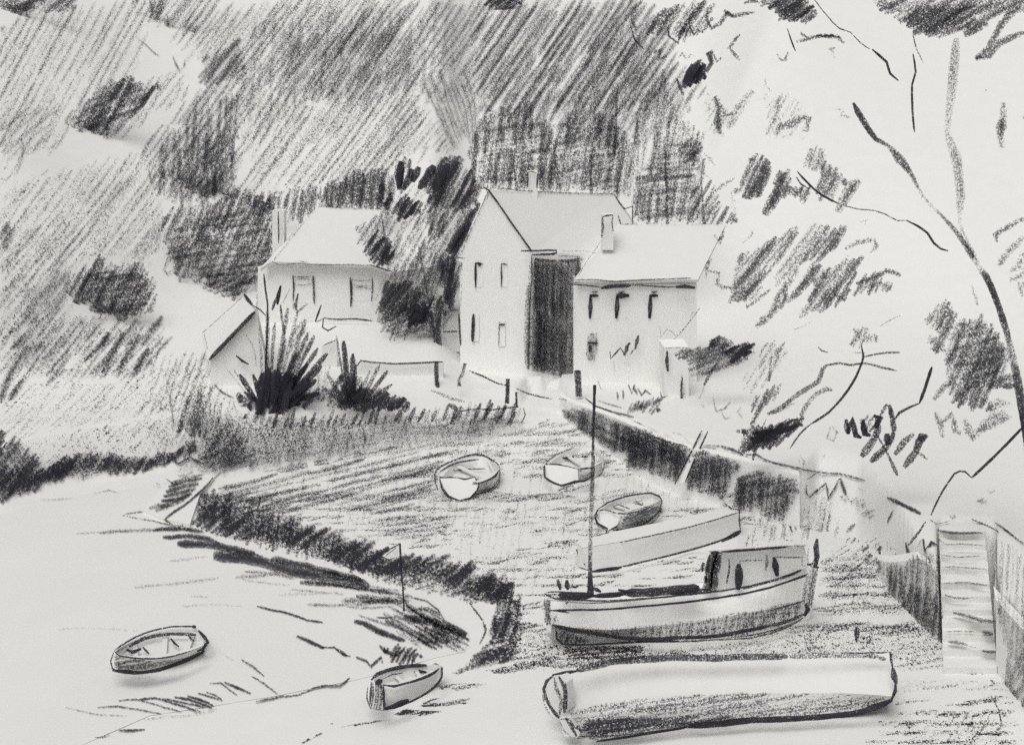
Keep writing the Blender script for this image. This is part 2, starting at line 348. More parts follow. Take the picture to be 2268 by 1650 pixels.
# reflections and strand lines in the foreground
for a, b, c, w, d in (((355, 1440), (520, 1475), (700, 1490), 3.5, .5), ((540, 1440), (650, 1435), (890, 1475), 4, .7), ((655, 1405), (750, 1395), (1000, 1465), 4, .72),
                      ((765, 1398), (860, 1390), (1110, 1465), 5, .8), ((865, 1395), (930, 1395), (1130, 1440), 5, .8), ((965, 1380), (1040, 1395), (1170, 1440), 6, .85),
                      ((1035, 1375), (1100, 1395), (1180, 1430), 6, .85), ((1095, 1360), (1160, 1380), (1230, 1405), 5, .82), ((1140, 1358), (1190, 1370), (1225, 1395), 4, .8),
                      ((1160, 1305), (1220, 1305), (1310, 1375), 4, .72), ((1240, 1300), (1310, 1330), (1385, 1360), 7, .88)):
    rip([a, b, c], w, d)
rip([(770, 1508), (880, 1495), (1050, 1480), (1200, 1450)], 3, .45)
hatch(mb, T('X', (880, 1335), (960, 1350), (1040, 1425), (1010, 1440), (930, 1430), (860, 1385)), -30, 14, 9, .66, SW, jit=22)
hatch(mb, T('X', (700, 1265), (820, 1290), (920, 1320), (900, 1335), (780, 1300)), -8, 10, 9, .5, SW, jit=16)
structure(mb, 'water', [M_water, G_near])
mb = MB()
for pts, w, d in (([(1205, 1130), (1290, 1180), (1340, 1220)], 3, .35), ([(1335, 1175), (1400, 1215), (1460, 1270)], 6, .72), ([(1390, 1265), (1460, 1310), (1535, 1368)], 5, .65),
                  ([(1415, 1410), (1560, 1380), (1650, 1370), (1750, 1330), (1800, 1320)], 5, .75), ([(1720, 1335), (1790, 1320), (1880, 1320), (1910, 1300), (1935, 1275)], 6, .8),
                  ([(655, 1567), (720, 1565), (800, 1560)], 6, .8), ([(520, 1603), (570, 1603), (605, 1585)], 5, .65), ([(520, 255), (600, 240), (660, 255)], 3, .6), ([(220, 290), (310, 292), (400, 282)], 3, .5)):
    ribbon(mb, T('H', *pts), w, d, SG(.9955))
structure(mb, 'beach', [M_ground, G_near])

# ---------------------------------------------------------------- hillside vegetation (uncountable strokes of grass)
GF = [M_ground, G_far]
mb = MB()
def hh(poly, ang, sp, w, den, r='X', S=S1, **kw): hatch(mb, T(r, *poly), ang, sp, w, den, S, **kw)
hh([(0, 60), (60, 25), (330, 0), (330, 100), (290, 180), (170, 235), (130, 330), (30, 350), (0, 350)], 61, 21, 11, .42, jit=18, maxlen=230)
hh([(0, 250), (130, 230), (120, 330), (30, 350), (0, 345)], 40, 15, 10, .42, jit=10, S=S2)
hh([(0, 350), (60, 345), (20, 400), (0, 440)], 55, 20, 9, .3, jit=12)
hh([(380, 90), (430, 20), (620, 0), (900, 0), (880, 90), (700, 150), (560, 180), (480, 150)], 52, 15, 12, .44, jit=22, maxlen=170)
hh([(560, 60), (1000, 0), (1300, 0), (1400, 60), (1420, 180), (1330, 230), (1080, 240), (1010, 150), (900, 170), (760, 200), (560, 200)], 56, 15, 12, .45, jit=24, maxlen=190)
hh([(640, 90), (900, 60), (930, 190), (800, 230), (620, 210)], 55, 13, 12, .5, S=S2, jit=22, maxlen=120)
hh([(1050, 30), (1440, 0), (1500, 120), (1560, 220), (1300, 250), (1060, 250)], 55, 17, 12, .52, S=S2, jit=24, maxlen=200)
hh([(540, 400), (620, 280), (780, 200), (920, 210), (1000, 330), (960, 350), (800, 400), (660, 420)], 54, 18, 11, .45, jit=20, maxlen=260)
hh([(860, 200), (960, 250), (1010, 330), (850, 340)], 50, 15, 10, .42, S=S2, jit=14)
for i in range(9):
    t = i / 8; ribbon(mb, [(940 + t * 90 + ru(-6, 6), 160 + ru(-10, 30)), (960 + t * 90, 230), (1005 + t * 50, 300 + ru(-10, 30))], 13, .48, S2)
hh([(560, 190), (760, 190), (700, 240), (620, 290), (560, 330)], 58, 17, 12, .46, jit=16)
hh([(400, 60), (640, 0), (1420, 0), (1500, 160), (1560, 240), (1080, 260), (900, 210), (560, 400), (520, 180), (420, 130)], 57, 24, 26, .34, jit=22, maxlen=150)
hh([(560, 60), (1000, 20), (1040, 210), (760, 210), (560, 300), (520, 200)], 86, 22, 18, .36, S=S2, jit=22, maxlen=90)
hh([(1080, 120), (1420, 90), (1540, 230), (1440, 320), (1100, 270)], 60, 16, 16, .46, S=S2, jit=22, maxlen=110)
hh([(540, 430), (600, 300), (780, 210), (930, 210), (1000, 330), (900, 390), (700, 430)], 54, 22, 24, .28, jit=16, maxlen=160)
hh([(0, 60), (330, 0), (300, 170), (170, 235), (130, 330), (0, 350)], 61, 26, 24, .26, jit=16, maxlen=160)
hh([(0, 400), (330, 350), (360, 560), (110, 700), (330, 740), (330, 840), (480, 840), (490, 940), (340, 1010), (60, 1040), (0, 960)], 52, 26, 26, .27, jit=20, maxlen=150)
# the diagonal band of rougher growth
hh([(310, 340), (400, 230), (520, 150), (580, 170), (560, 280), (520, 400), (440, 450), (350, 430), (330, 380)], 55, 13, 13, .5, jit=14, maxlen=130)
hh([(350, 330), (450, 230), (560, 190), (540, 330), (500, 440), (420, 470), (350, 420)], 86, 15, 12, .5, S=S2, jit=14, maxlen=130)
hh([(450, 130), (530, 90), (540, 150), (480, 190), (440, 190)], 52, 13, 13, .6, S=S2, jit=10)
# left hill, lighter
hh([(0, 480), (60, 400), (320, 340), (340, 420), (360, 560), (250, 560), (130, 620), (90, 700), (0, 760)], 54, 17, 11, .37, jit=22, maxlen=190)
hh([(0, 540), (130, 470), (200, 520), (110, 650), (90, 720), (0, 720)], 50, 15, 11, .42, S=S2, jit=20, maxlen=140)
hh([(0, 720), (110, 700), (330, 720), (330, 790), (240, 830), (120, 830), (0, 880)], 52, 16, 11, .42, jit=20, maxlen=120)
hh([(0, 860), (120, 830), (330, 800), (460, 790), (490, 880), (380, 960), (340, 1010), (200, 1020), (60, 1040), (0, 960)], 44, 15, 12, .32, jit=18, maxlen=150)
hh([(330, 790), (470, 790), (520, 900), (480, 1000), (340, 1010)], 70, 15, 11, .4, S=S2, jit=14, maxlen=120)
for p in ([(25, 770), (60, 740)], [(0, 890), (20, 830), (60, 765)], [(20, 885), (50, 840)], [(0, 530), (20, 490)], [(5, 545), (30, 505)]): ribbon(mb, p, 16, .66, S3)
hh([(75, 760), (150, 740), (120, 790), (70, 800)], 50, 13, 11, .55, S=S2)
for p in ([(225, 825), (275, 735)], [(262, 820), (310, 740)], [(295, 830), (330, 770)], [(185, 800), (240, 745)], [(225, 770), (240, 735)], [(330, 735), (360, 700)]): ribbon(mb, p, 17, .68, S3)
hh([(60, 640), (140, 590), (150, 700), (330, 715), (380, 760), (330, 820), (120, 840), (20, 800)], 50, 13, 13, .46, S=S3, jit=22, maxlen=110)
hh([(160, 420), (330, 380), (370, 520), (330, 590), (220, 560)], 52, 20, 16, .34, S=S2, jit=18, maxlen=120)
# ragged grass on the lip above the water
for i in range(60):
    t = i / 59; x = -10 + t * 440; y = 1068 - t * 58 + 10 * math.sin(t * 11) - ru(0, 14); h = (64 - 40 * t) * ru(.6, 1.25)
    ribbon(mb, [(x - h * .35, y + h * .5), (x + h * .3, y - h * .45)], 14, ru(.55, .92), S3, wob=1)
hh([(-10, 960), (60, 990), (100, 1050), (60, 1090), (-10, 1110)], 50, 11, 12, .7, S=S3, jit=14)
hh([(110, 1020), (220, 1000), (210, 1050), (120, 1070)], 50, 12, 12, .55, S=S3, jit=12)
ribbon(mb, T('J', (1240, 1460), (1290, 1470), (1330, 1450), (1370, 1420), (1400, 1465), (1430, 1455), (1500, 1410), (1560, 1450), (1610, 1460)), 6, .85, S3)
for pts, w, d in ((T('A', (765, 215), (810, 250), (850, 290), (880, 312)), 3.5, .62), (T('A', (955, 310), (975, 360), (995, 395)), 6, .65), (T('A', (1025, 320), (1020, 360), (990, 400)), 5, .6),
                  (T('A', (940, 1400), (905, 1490), (925, 1515), (945, 1500)), 4, .7), (T('J', (1340, 880), (1350, 1000), (1370, 1160)), 6, .55), (T('A', (820, 930), (835, 1000)), 5, .6),
                  (T('A', (120, 760), (125, 850), (100, 930), (80, 970)), 8, .5), (T('D', (300, 1280), (340, 1330), (410, 1365)), 6, .72), (T('D', (285, 1180), (320, 1210)), 4, .65), (T('D', (405, 1370), (430, 1450)), 4, .5)):
    ribbon(mb, pts, w, d, S3)
o = mb.build('hillside_grass', GF, (0, 0, 0)); tagp(o, 'light slanting strokes of rough grass over the steep hillside', 'grass', kind='stuff')

# ---------------------------------------------------------------- bank edge and spit
mb = MB(); 
hatch(mb, T('X', (440, 1085), (560, 1100), (700, 1180), (860, 1230), (900, 1300), (760, 1250), (560, 1200), (430, 1150)), 80, 11, 12, .58, S3, jit=12)
hatch(mb, T('X', (440, 1090), (540, 1075), (640, 1110), (680, 1150), (560, 1150), (450, 1130)), 20, 12, 12, .5, S3, jit=16)
for i in range(64):
    t = i / 63; x = 450 + t * 660; y = 1135 + t * 165 + 10 * math.sin(t * 14); ribbon(mb, [(x - 26, y + 26), (x + 22 + 24 * R(), y - ru(4, 32))], 15, ru(.5, .86), SG(.9955))
band = T('X', (430, 1090), (520, 1100), (617, 1150), (740, 1180), (880, 1228), (960, 1235), (1030, 1265), (1125, 1292), (1130, 1320), (1050, 1335), (957, 1310), (837, 1275), (740, 1245), (617, 1210), (520, 1180), (440, 1140))
hatch(mb, band, 18, 11, 12, .52, S3, jit=14, maxlen=110); hatch(mb, band, 75, 14, 12, .48, SG(.9955), jit=8)
hatch(mb, T('X', (1060, 1280), (1125, 1285), (1150, 1310), (1155, 1400), (1140, 1425), (1095, 1420), (1085, 1380), (1100, 1350)), 78, 10, 12, .62, S3, jit=10)
ribbon(mb, T('X', (1040, 1335), (1070, 1375), (1075, 1400), (1062, 1425)), 5, .7, S3)
hatch(mb, T('X', (1080, 1420), (1150, 1410), (1150, 1440), (1060, 1475), (1010, 1490)), 20, 9, 11, .62, S3, jit=12)
hatch(mb, T('X', (1050, 1290), (1130, 1290), (1140, 1340), (1080, 1330)), 60, 10, 12, .75, S3, jit=10)
hatch(mb, T('X', (1095, 1370), (1140, 1350), (1150, 1410), (1110, 1425), (1085, 1400)), 70, 10, 12, .72, S3, jit=8)
hatch(mb, T('X', (1075, 1440), (1140, 1430), (1140, 1455), (1060, 1478)), 25, 9, 12, .75, S3, jit=8)
hatch(mb, T('X', (1120, 1310), (1160, 1330), (1160, 1400), (1120, 1380)), 80, 12, 10, .45, S2, jit=8)
o = mb.build('mud_bank_grass', [M_ground, G_mid], (0, 0, 0)); tagp(o, 'dark ragged fringe of weed along the edge of the mud bank', 'weed', kind='stuff')

t = TH('slipway', 'short pale stone slip with a dark sloping side at the corner of the water', 'slipway', V(385, 1150, gd(385, 1150)))
mb = MB(); zt = .12
top = [Vz(*T1('H', x, y), zt) for x, y in ((1170, 60), (1220, 100), (1130, 260), (1050, 400), (905, 400), (1100, 230), (1180, 165))]
mb.prism([Vz(*T1('H', *p), zt) for p in ((905, 400), (1050, 430), (1110, 250), (1220, 130), (1180, 165))], (0, 0, -.6))
mb.prism([Vz(*T1('H', *p), zt) for p in ((905, 400), (1180, 165), (1130, 150), (960, 170), (790, 350))], (0, 0, -.6))
s_ = lambda x, y: Vz(x, y, zt + .04)
ribbon(mb, T('H', (1180, 170), (1120, 240), (1020, 320), (925, 385), (910, 402), (960, 435)), 5, .85, s_)
hatch(mb, T('H', (960, 170), (1050, 140), (1130, 160), (1080, 240), (990, 310), (930, 350), (790, 355), (880, 320), (920, 250)), 14, 9, 10, .74, s_, jit=6)
ribbon(mb, T('H', (920, 180), (960, 205), (1000, 205)), 5, .8, s_); ribbon(mb, T('H', (860, 200), (885, 212)), 4, .6, s_)
ribbon(mb, T('H', (680, 378), (760, 395), (860, 412), (950, 432), (1040, 438)), 4, .6, SG(.995)); ribbon(mb, T('H', (690, 372), (760, 362), (850, 350)), 4, .6, SG(.995))
t.part('slab', mb, [M_ground, G_mid])

# ================================================================ VEGETATION THINGS
def bush(name, label, cat, D, layers, trunk=None, group=None, mats=None, T0=.35, extra=None, r='X', stems=()):
    """layers: (poly, angle, spacing, width, density)"""
    allp = [p for L in layers for p in T(L[5] if len(L) > 5 else r, *L[0])]
    cx = sum(p[0] for p in allp) / len(allp); by = max(p[1] for p in allp)
    if trunk is None: trunk = (cx, by - 34)
    base = V(trunk[0], trunk[1], D); 
    th = TH(name, label, cat, base, group)
    mb = MB()
    for L in layers: hatch(mb, T(L[5] if len(L) > 5 else r, *L[0]), L[1], L[2], L[3], L[4], None, jit=9, maxlen=110, thick=(D, T0), bow=4, gap=.03, angj=3)
    if extra: extra(mb, D)
    th.part('crown', mb, mats or [M_ground, G_far])
    mb = MB(); top = (cx, (by + min(p[1] for p in allp)) / 2)
    tube(mb, [(trunk[0], trunk[1] + 12, D, 10, .7), ((trunk[0] + top[0]) / 2, (trunk[1] + top[1]) / 2, D, 7, .6), (top[0], top[1], D, 4, .55)], 6, .6)
    for st in stems: tube(mb, [(*p, D) for p in st[0]], st[1], st[2])
    th.part('trunk', mb, mats or [M_ground, G_far])
    return th
G1 = 'bushes dotted over the hillside'
def gdx(x, y): return gd(x, y) * .996
bush('bush', 'dense dark bush leaning across the upper left hillside', 'bush', gdx(230, 300),
     [([(60, 320), (110, 270), (140, 300), (150, 380), (90, 360)], 56, 14, 12, .42), ([(330, 180), (400, 150), (420, 210), (330, 260), (270, 310)], 54, 14, 12, .46), ([(120, 340), (150, 260), (230, 195), (290, 165), (310, 190), (365, 185), (330, 220), (260, 300), (170, 300)], 58, 9, 13, .68), ([(150, 300), (200, 220), (300, 180), (330, 220), (260, 270), (170, 310)], 20, 14, 12, .6)], group=G1)
bush('bush', 'round dark bush standing alone half way down the left hillside', 'bush', gdx(240, 700),
     [([(130, 620), (200, 590), (215, 570), (260, 590), (310, 585), (350, 640), (335, 690), (270, 712), (180, 712), (145, 680)], 62, 10, 13, .66), ([(180, 610), (300, 600), (340, 650), (300, 700), (200, 690)], 10, 13, 12, .66)], group=G1)
bush('bush', 'low grey bush in the far upper left corner of the hill', 'bush', gdx(60, 30),
     [([(-10, 0), (170, -20), (165, 25), (60, 25), (40, 40), (-10, 60)], 40, 10, 13, .66), ([(0, 0), (90, 0), (80, 22), (0, 30)], 8, 10, 12, .6)], group=G1)
bush('bush', 'ragged grey bush high on the hill above the leaning dark bush', 'bush', gdx(345, 45),
     [([(280, -10), (500, -20), (450, 50), (420, 90), (390, 90), (350, 60), (300, 40)], 55, 11, 12, .52), ([(330, 0), (370, 0), (365, 48), (330, 45)], 80, 9, 12, .6)], group=G1)
bush('bush', 'tiny black bush at the top of the hill above the hatched field', 'bush', gdx(1110, 20),
     [([(1072, -10), (1160, -10), (1150, 12), (1120, 24), (1080, 14)], 30, 8, 11, .85)], group=G1)
bush('bush', 'grey spiky bush on the rough slope at the foot of the left hill', 'bush', gdx(430, 960),
     [([(415, 870), (440, 850), (450, 880), (490, 900), (490, 940), (460, 960), (400, 990), (395, 940)], 75, 10, 12, .62)], group=G1)
# big dark tree left of the cottage
bush('tree', 'broad dark tree filling the slope on the left side of the cottage chimney', 'tree', 57.5,
     [([(385, 720), (400, 640), (370, 560), (350, 500), (380, 460), (470, 450), (520, 420), (605, 440), (606, 560), (560, 620), (500, 690), (440, 740), (400, 740)], 66, 10, 13, .64),
      ([(370, 520), (450, 470), (600, 470), (600, 570), (540, 640), (430, 640), (390, 600)], 10, 13, 13, .6),
      ([(400, 640), (480, 600), (575, 610), (500, 690), (400, 690)], 30, 10, 13, .75), ([(400, 690), (470, 690), (460, 760), (480, 800), (440, 790), (400, 730)], 60, 11, 11, .6)], trunk=(470, 760), T0=.5)
bush('tree', 'grey spreading tree on the slope above the broad dark tree and the chimney', 'tree', 63,
     [([(350, 430), (360, 370), (440, 300), (530, 300), (500, 400), (560, 460), (620, 470), (600, 450), (540, 450), (430, 470)], 84, 11, 13, .6),
      ([(370, 430), (440, 330), (520, 330), (520, 440), (440, 470)], 40, 14, 12, .55)], trunk=(450, 500), T0=.5)
bush('hedge', 'strip of dark hedge running along behind the cottage roof', 'hedge', 61,
     [([(545, 430), (640, 425), (780, 395), (850, 370), (880, 400), (860, 480), (700, 470), (640, 500), (630, 470), (560, 470)], 82, 9, 12, .64),
      ([(700, 430), (790, 380), (850, 380), (850, 460), (720, 455)], 86, 11, 12, .7)], trunk=(740, 500))
# woods behind barn: countable clumps
G2 = 'trees on the slope behind the barn'
for lab, D, lay, tk in (
    ('dark tree rising behind the barn roof, around its small chimney', 60, [([(1045, 420), (1040, 340), (1060, 280), (1090, 240), (1180, 230), (1230, 300), (1240, 420), (1160, 425)], 84, 10, 13, .62), ([(1060, 400), (1070, 290), (1200, 270), (1230, 410)], 8, 12, 13, .55)], (1150, 470)),
    ('wide dark tree behind the right half of the barn roof', 61, [([(1220, 420), (1200, 300), (1260, 250), (1350, 240), (1400, 320), (1400, 440), (1350, 430)], 80, 10, 13, .62), ([(1220, 400), (1240, 270), (1370, 280), (1390, 430)], 12, 12, 12, .52)], (1310, 470)),
    ('tall grey tree standing past the right end of the barn roof', 60, [([(1395, 460), (1390, 360), (1420, 220), (1470, 160), (1500, 250), (1560, 300), (1560, 400), (1540, 495), (1420, 495)], 82, 11, 12, .57), ([(1400, 480), (1410, 400), (1480, 300), (1550, 330), (1530, 490)], 6, 12, 12, .55)], (1480, 530)),
    ('pale feathery tree higher on the slope right of the fan of grass', 66, [([(1270, 270), (1290, 200), (1370, 120), (1430, 70), (1470, 180), (1420, 260), (1330, 300)], 58, 15, 12, .5)], (1360, 330)),
    ('small dark pointed tree where the woods meet the end of the long white roof', 59, [([(1510, 490), (1540, 420), (1570, 400), (1590, 440), (1640, 490), (1590, 497)], 60, 10, 11, .7), ([(1500, 340), (1530, 300), (1560, 330), (1540, 360), (1515, 355)], 50, 9, 12, .72)], (1560, 510))):
    bush('tree', lab, 'tree', D, lay, trunk=tk, group=G2, T0=.5)

# dark tree between cottage and barn
def tb_extra(mb, D):
    for p in ([(1340, 60), (1330, 150), (1330, 210)], [(1400, 100), (1380, 160), (1350, 215)], [(1520, 80), (1480, 150), (1440, 210)], [(1440, 90), (1400, 170)], [(1600, 70), (1560, 150), (1520, 220)]):
        tube(mb, [(*q, D - .3) for q in T('D', *p)], 20, .88)
bush('tree', 'black shaggy tree growing between the cottage and the tall barn', 'tree', 51.8,
     [([(1220, 340), (1340, 300), (1560, 240), (1790, 190), (1680, 560), (1640, 870), (1560, 1030), (1260, 1030), (1200, 900), (1250, 700), (1290, 640), (1170, 600), (1120, 520), (1080, 430)], 60, 12, 12, .6), ([(1290, 640), (1500, 560), (1660, 560), (1640, 870), (1500, 1000), (1300, 900)], 75, 13, 12, .6),
      ([(1250, 300), (1300, 190), (1480, 180), (1560, 260), (1450, 300)], 60, 16, 12, .48), ([(1210, 290), (1230, 180), (1280, 200), (1275, 290)], 70, 8, 12, .88), ([(1250, 290), (1330, 250), (1450, 280), (1440, 350), (1330, 375), (1250, 330)], 60, 8, 12, .9),
      ([(1310, 210), (1320, 50), (1400, 40), (1380, 140), (1340, 220)], 80, 10, 13, .85), ([(1480, 180), (1540, 60), (1640, 20), (1700, 90), (1790, 180), (1760, 300), (1650, 330), (1500, 320), (1480, 240)], 62, 9, 13, .8),
      ([(1590, 560), (1640, 460), (1700, 360), (1770, 290), (1760, 340), (1690, 480), (1620, 590)], 58, 8, 13, .92), ([(1130, 540), (1200, 450), (1300, 520), (1290, 640), (1170, 610)], 55, 9, 12, .84),
      ([(1220, 880), (1250, 740), (1400, 730), (1500, 800), (1500, 900), (1400, 960), (1260, 930)], 50, 9, 12, .8), ([(1540, 610), (1640, 590), (1640, 870), (1590, 870)], 84, 9, 13, .88),
      ([(1250, 940), (1560, 900), (1540, 1030), (1260, 1025)], 14, 10, 12, .62), ([(1480, 330), (1600, 340), (1560, 480), (1490, 470)], 70, 9, 12, .75), ([(1360, 860), (1480, 850), (1480, 940), (1380, 965)], 50, 7, 12, .95)],
     trunk=T1('D', 1550, 1150), group=None, extra=tb_extra, r='D', mats=[M_ground, G_mid], T0=.6,
     stems=[(T('D', (1560, 1180), (1548, 1050), (1545, 900), (1560, 800)), 14, .72), (T('D', (1365, 960), (1400, 940), (1480, 890), (1520, 800)), 6, .8)])

# spiky clump in front of cottage
def blades(mb, root, tips, D, w, den, r='D', bend=0):
    for tp in tips:
        a = T1(r, *root(tp) if callable(root) else root); b = T1(r, tp[0], tp[1]); ww = tp[2] if len(tp) > 2 else w; dd = tp[3] if len(tp) > 3 else den
        m = ((a[0] + b[0]) / 2 + bend * (b[0] - a[0]) * .1, (a[1] + b[1]) / 2)
        z = D + ru(-.5, .4)
        tube(mb, [(a[0], a[1], z, ww * .8, dd + .1), (m[0], m[1], z, ww, dd), (b[0], b[1], z + ru(-.3, .3), ww * .9, dd - .03)], ww, dd)
th = TH('shrub', 'tall spiky black shrub with upright shoots below the cottage windows', 'shrub', V(595, 915, 45.8))
mb = MB()
blades(mb, lambda tp: (600 + (tp[0] - 620) * .28, 1400), [(555, 970, 9, .5), (600, 880, 11, .58), (640, 950, 10, .62), (700, 1040, 11, .72), (712, 870, 11, .6), (765, 900, 12, .55), (810, 930, 11, .62), (825, 1010, 12, .65), (860, 1020, 12, .72),
    (880, 1090, 12, .72), (930, 1120, 13, .78), (900, 1190, 14, .8), (870, 1265, 16, .9), (885, 1340, 16, .9), (445, 1235, 12, .82), (520, 1235, 12, .84), (410, 1205, 5, .5), (370, 1200, 4, .45), (470, 1330, 12, .85), (760, 1120, 14, .8), (820, 1180, 14, .85), (740, 1230, 15, .9)], 45.8, 12, .8)
hatch(mb, T('D', (560, 1250), (600, 1210), (720, 1230), (780, 1280), (760, 1420), (620, 1470), (540, 1450), (550, 1330)), 78, 7, 14, .96, None, jit=8, thick=(45.6, .3))
hatch(mb, T('D', (430, 1350), (540, 1380), (530, 1450), (480, 1440), (440, 1400)), 80, 8, 12, .85, None, jit=8, thick=(45.6, .3))
hatch(mb, T('D', (680, 1300), (800, 1230), (880, 1340), (800, 1430), (680, 1440)), 50, 9, 13, .88, None, jit=10, thick=(45.7, .3))
hatch(mb, T('D', (720, 1040), (800, 920), (830, 1000), (780, 1150), (740, 1170)), 55, 10, 10, .62, None, jit=8, thick=(45.8, .3))
th.part('shoots', mb, [M_ground, G_mid])
mb = MB()
for pts, w, d in ((((580, 680), (588, 770), (600, 850), (598, 1000), (590, 1200), (600, 1400)), 5, .85), (((470, 790), (490, 820), (515, 850)), 9, .9), (((510, 848), (560, 880), (590, 910)), 4, .85),
                  (((672, 745), (660, 800), (655, 850)), 9, .92), (((625, 880), (640, 840), (655, 800)), 8, .8), (((672, 850), (680, 930), (695, 1020)), 7, .7), (((725, 755), (700, 810), (685, 840)), 3, .6), (((770, 790), (755, 850), (765, 900)), 8, .7), (((820, 845), (790, 870), (760, 900)), 7, .6), (((865, 945), (880, 900), (898, 852)), 6, .85), (((870, 945), (910, 928), (905, 975), (935, 995), (980, 968)), 5, .8)):
    tube(mb, [(*p, 45.8) for p in T('D', *pts)], w, d)
th.part('stems', mb, [M_ground, G_mid])
th = TH('shrub', 'lower black shrub with short side shoots, right of the tall spiky one', 'shrub', V(800, 900, 45.9))
mb = MB()
blades(mb, lambda tp: (1070 + (tp[0] - 1080) * .3, 1400), [(980, 1020, 7, .6), (1020, 1050, 14, .85), (1072, 1120, 13, .82), (1165, 1215, 9, .6), (1220, 1180, 10, .65), (1265, 1215, 10, .72), (1290, 1290, 10, .7), (1000, 1240, 12, .7), (930, 1230, 11, .6), (900, 1300, 10, .55), (1120, 1290, 12, .8), (1090, 1180, 9, .8)], 45.9, 11, .75)
hatch(mb, T('D', (1060, 1400), (1090, 1330), (1180, 1310), (1290, 1360), (1380, 1380), (1380, 1430), (1200, 1420), (1090, 1450)), 40, 8, 13, .88, None, jit=8, thick=(45.7, .3))
hatch(mb, T('D', (940, 1320), (1010, 1240), (1100, 1250), (1140, 1310), (1090, 1340), (1060, 1410), (960, 1400)), 60, 9, 12, .72, None, jit=8, thick=(45.8, .3))
hatch(mb, T('D', (900, 1330), (1010, 1300), (1080, 1330), (1100, 1420), (940, 1420), (860, 1400)), 50, 10, 12, .7, None, jit=10, thick=(45.8, .3))
hatch(mb, T('D', (880, 1200), (980, 1190), (960, 1330), (880, 1330)), 84, 10, 11, .5, None, jit=8, thick=(45.8, .3))
th.part('shoots', mb, [M_ground, G_mid])

# hedge bank along the back of the harbour
th = TH('hedge', 'long grey overgrown hedge along the bank top between the shrubs and the slip', 'hedge', V(800, 1015, 45.4))
mb = MB()
SB = lambda x, y: V(x, y, min(gd(x, y), 47) * .992 - .25)
for (poly, a, sp, w, d) in (([(385, 1010), (400, 950), (470, 930), (520, 915), (700, 925), (900, 915), (1000, 905), (1150, 905), (1155, 940), (1080, 965), (760, 1010), (600, 1030), (480, 1040), (400, 1040)], 72, 11, 12, .48), ([(450, 950), (700, 930), (1150, 912), (1080, 962), (700, 1012), (450, 1035)], 100, 14, 12, .44),
                          ([(440, 960), (520, 930), (760, 930), (1140, 920), (1080, 955), (700, 1010), (480, 1030)], 8, 12, 12, .5),
                          ([(455, 960), (520, 930), (540, 1000), (500, 1030), (450, 1020)], 60, 10, 12, .66), ([(420, 1000), (560, 990), (560, 1030), (470, 1040)], 20, 10, 11, .66)):
    hatch(mb, poly, a, sp, w, d, SB, jit=10, maxlen=120, angj=3)
for i in range(34):
    x = 520 + i * 18.5 + ru(-5, 5); y = 935 - i * .8; tube(mb, [(x - 4, y + 18, 45.2), (x + 6 + 6 * R(), y - ru(6, 26), 45.2)], 10, ru(.5, .72))
for q in ((1010, 912), (1080, 905), (1110, 910), (1130, 925)): tube(mb, [(q[0] - 12, q[1] + 26, 46), (q[0] + 12, q[1] - 12, 46)], 12, .68)
tube(mb, [(*p, 46.2) for p in T('D', (1500, 1320), (1560, 1345), (1620, 1370), (1690, 1385))], 9, .5)
tube(mb, [(*p, 46.2) for p in T('D', (1600, 1400), (1630, 1415), (1650, 1430))], 13, .72)
tube(mb, [(*p, 46) for p in T('E', (230, 1440), (330, 1425), (400, 1432), (480, 1422), (560, 1415))], 4.5, .72)
tube(mb, [(*p, 46) for p in T('E', (585, 1420), (595, 1460), (575, 1505))], 4, .72)
th.part('foliage', mb, [M_ground, G_mid])
mb = MB(); tube(mb, [(800, 1012, 45.3), (810, 975, 45.3), (800, 940, 45.3)], 8, .6); th.part('stem', mb, [M_ground, G_mid]); mb = MB()
tube(mb, [(560, 1022, 44.9), (570, 975, 44.9)], 8, .6); th.part('stem', mb, [M_ground, G_mid])

# ================================================================ BUILDINGS
BM = [M_white, G_mid]
def lin(mb, r, pts, D, w, den, **kw): tube(mb, [(*p, D if not callable(D) else D(*p)) for p in T(r, *pts)], w, den, **kw)
def planeD(a, b, c, off=.998):
    s = SP(a, b, c, off); return lambda x, y: s(x, y).y / FOC
# --- barn
t = TH('barn', 'tall pale two storey gabled barn with one side wall hatched in shade', 'barn', V(1178, 830, 50.4))
eL = V(*T1('E', 236, 580), 51.3); eR = V(*T1('E', 632, 556), 50.3); ap = V(*T1('E', 392, 216), 50.9)
rE = V(*T1('E', 1090, 240), 53.2); far = V(*T1('E', 1190, 402), 52.7); eM = V(*T1('E', 1010, 575), 51.3)
bk = rE - ap
def down(p, z): return Vector((p.x, p.y, z))
mb = MB(); zb = 1.6
mb.face([down(eL, zb), down(eR, zb), eR, ap - Vector((0, 0, .02)), eL])
mb.face([down(eL, zb), eL, eL + bk, down(eL + bk, zb)]); mb.face([eL + bk, rE, eR + bk, down(eR + bk, zb), down(eL + bk, zb)])
PG = planeD((*T1('E', 236, 580), 51.3), (*T1('E', 632, 556), 50.3), (*T1('E', 612, 1205), 50.3), .99985)
lin(mb, 'E', ((630, 575), (632, 700), (618, 900), (615, 1100), (612, 1200)), PG, 3, .7)
lin(mb, 'E', ((228, 900), (232, 980), (238, 1075)), PG, 5, .75); lin(mb, 'E', ((243, 600), (243, 760), (236, 900)), PG, 3, .35)
t.part('gable_wall', mb, BM)
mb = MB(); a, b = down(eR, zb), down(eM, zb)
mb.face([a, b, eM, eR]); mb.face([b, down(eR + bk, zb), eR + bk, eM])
pa = (*T1('E', 632, 556), 50.3); pb = (*T1('E', 1010, 575), 51.3); pc = (*T1('E', 632, 1200), 50.3)
SWl = SP(pa, pb, pc, .998); SWm = SP(pa, pb, pc, .997)
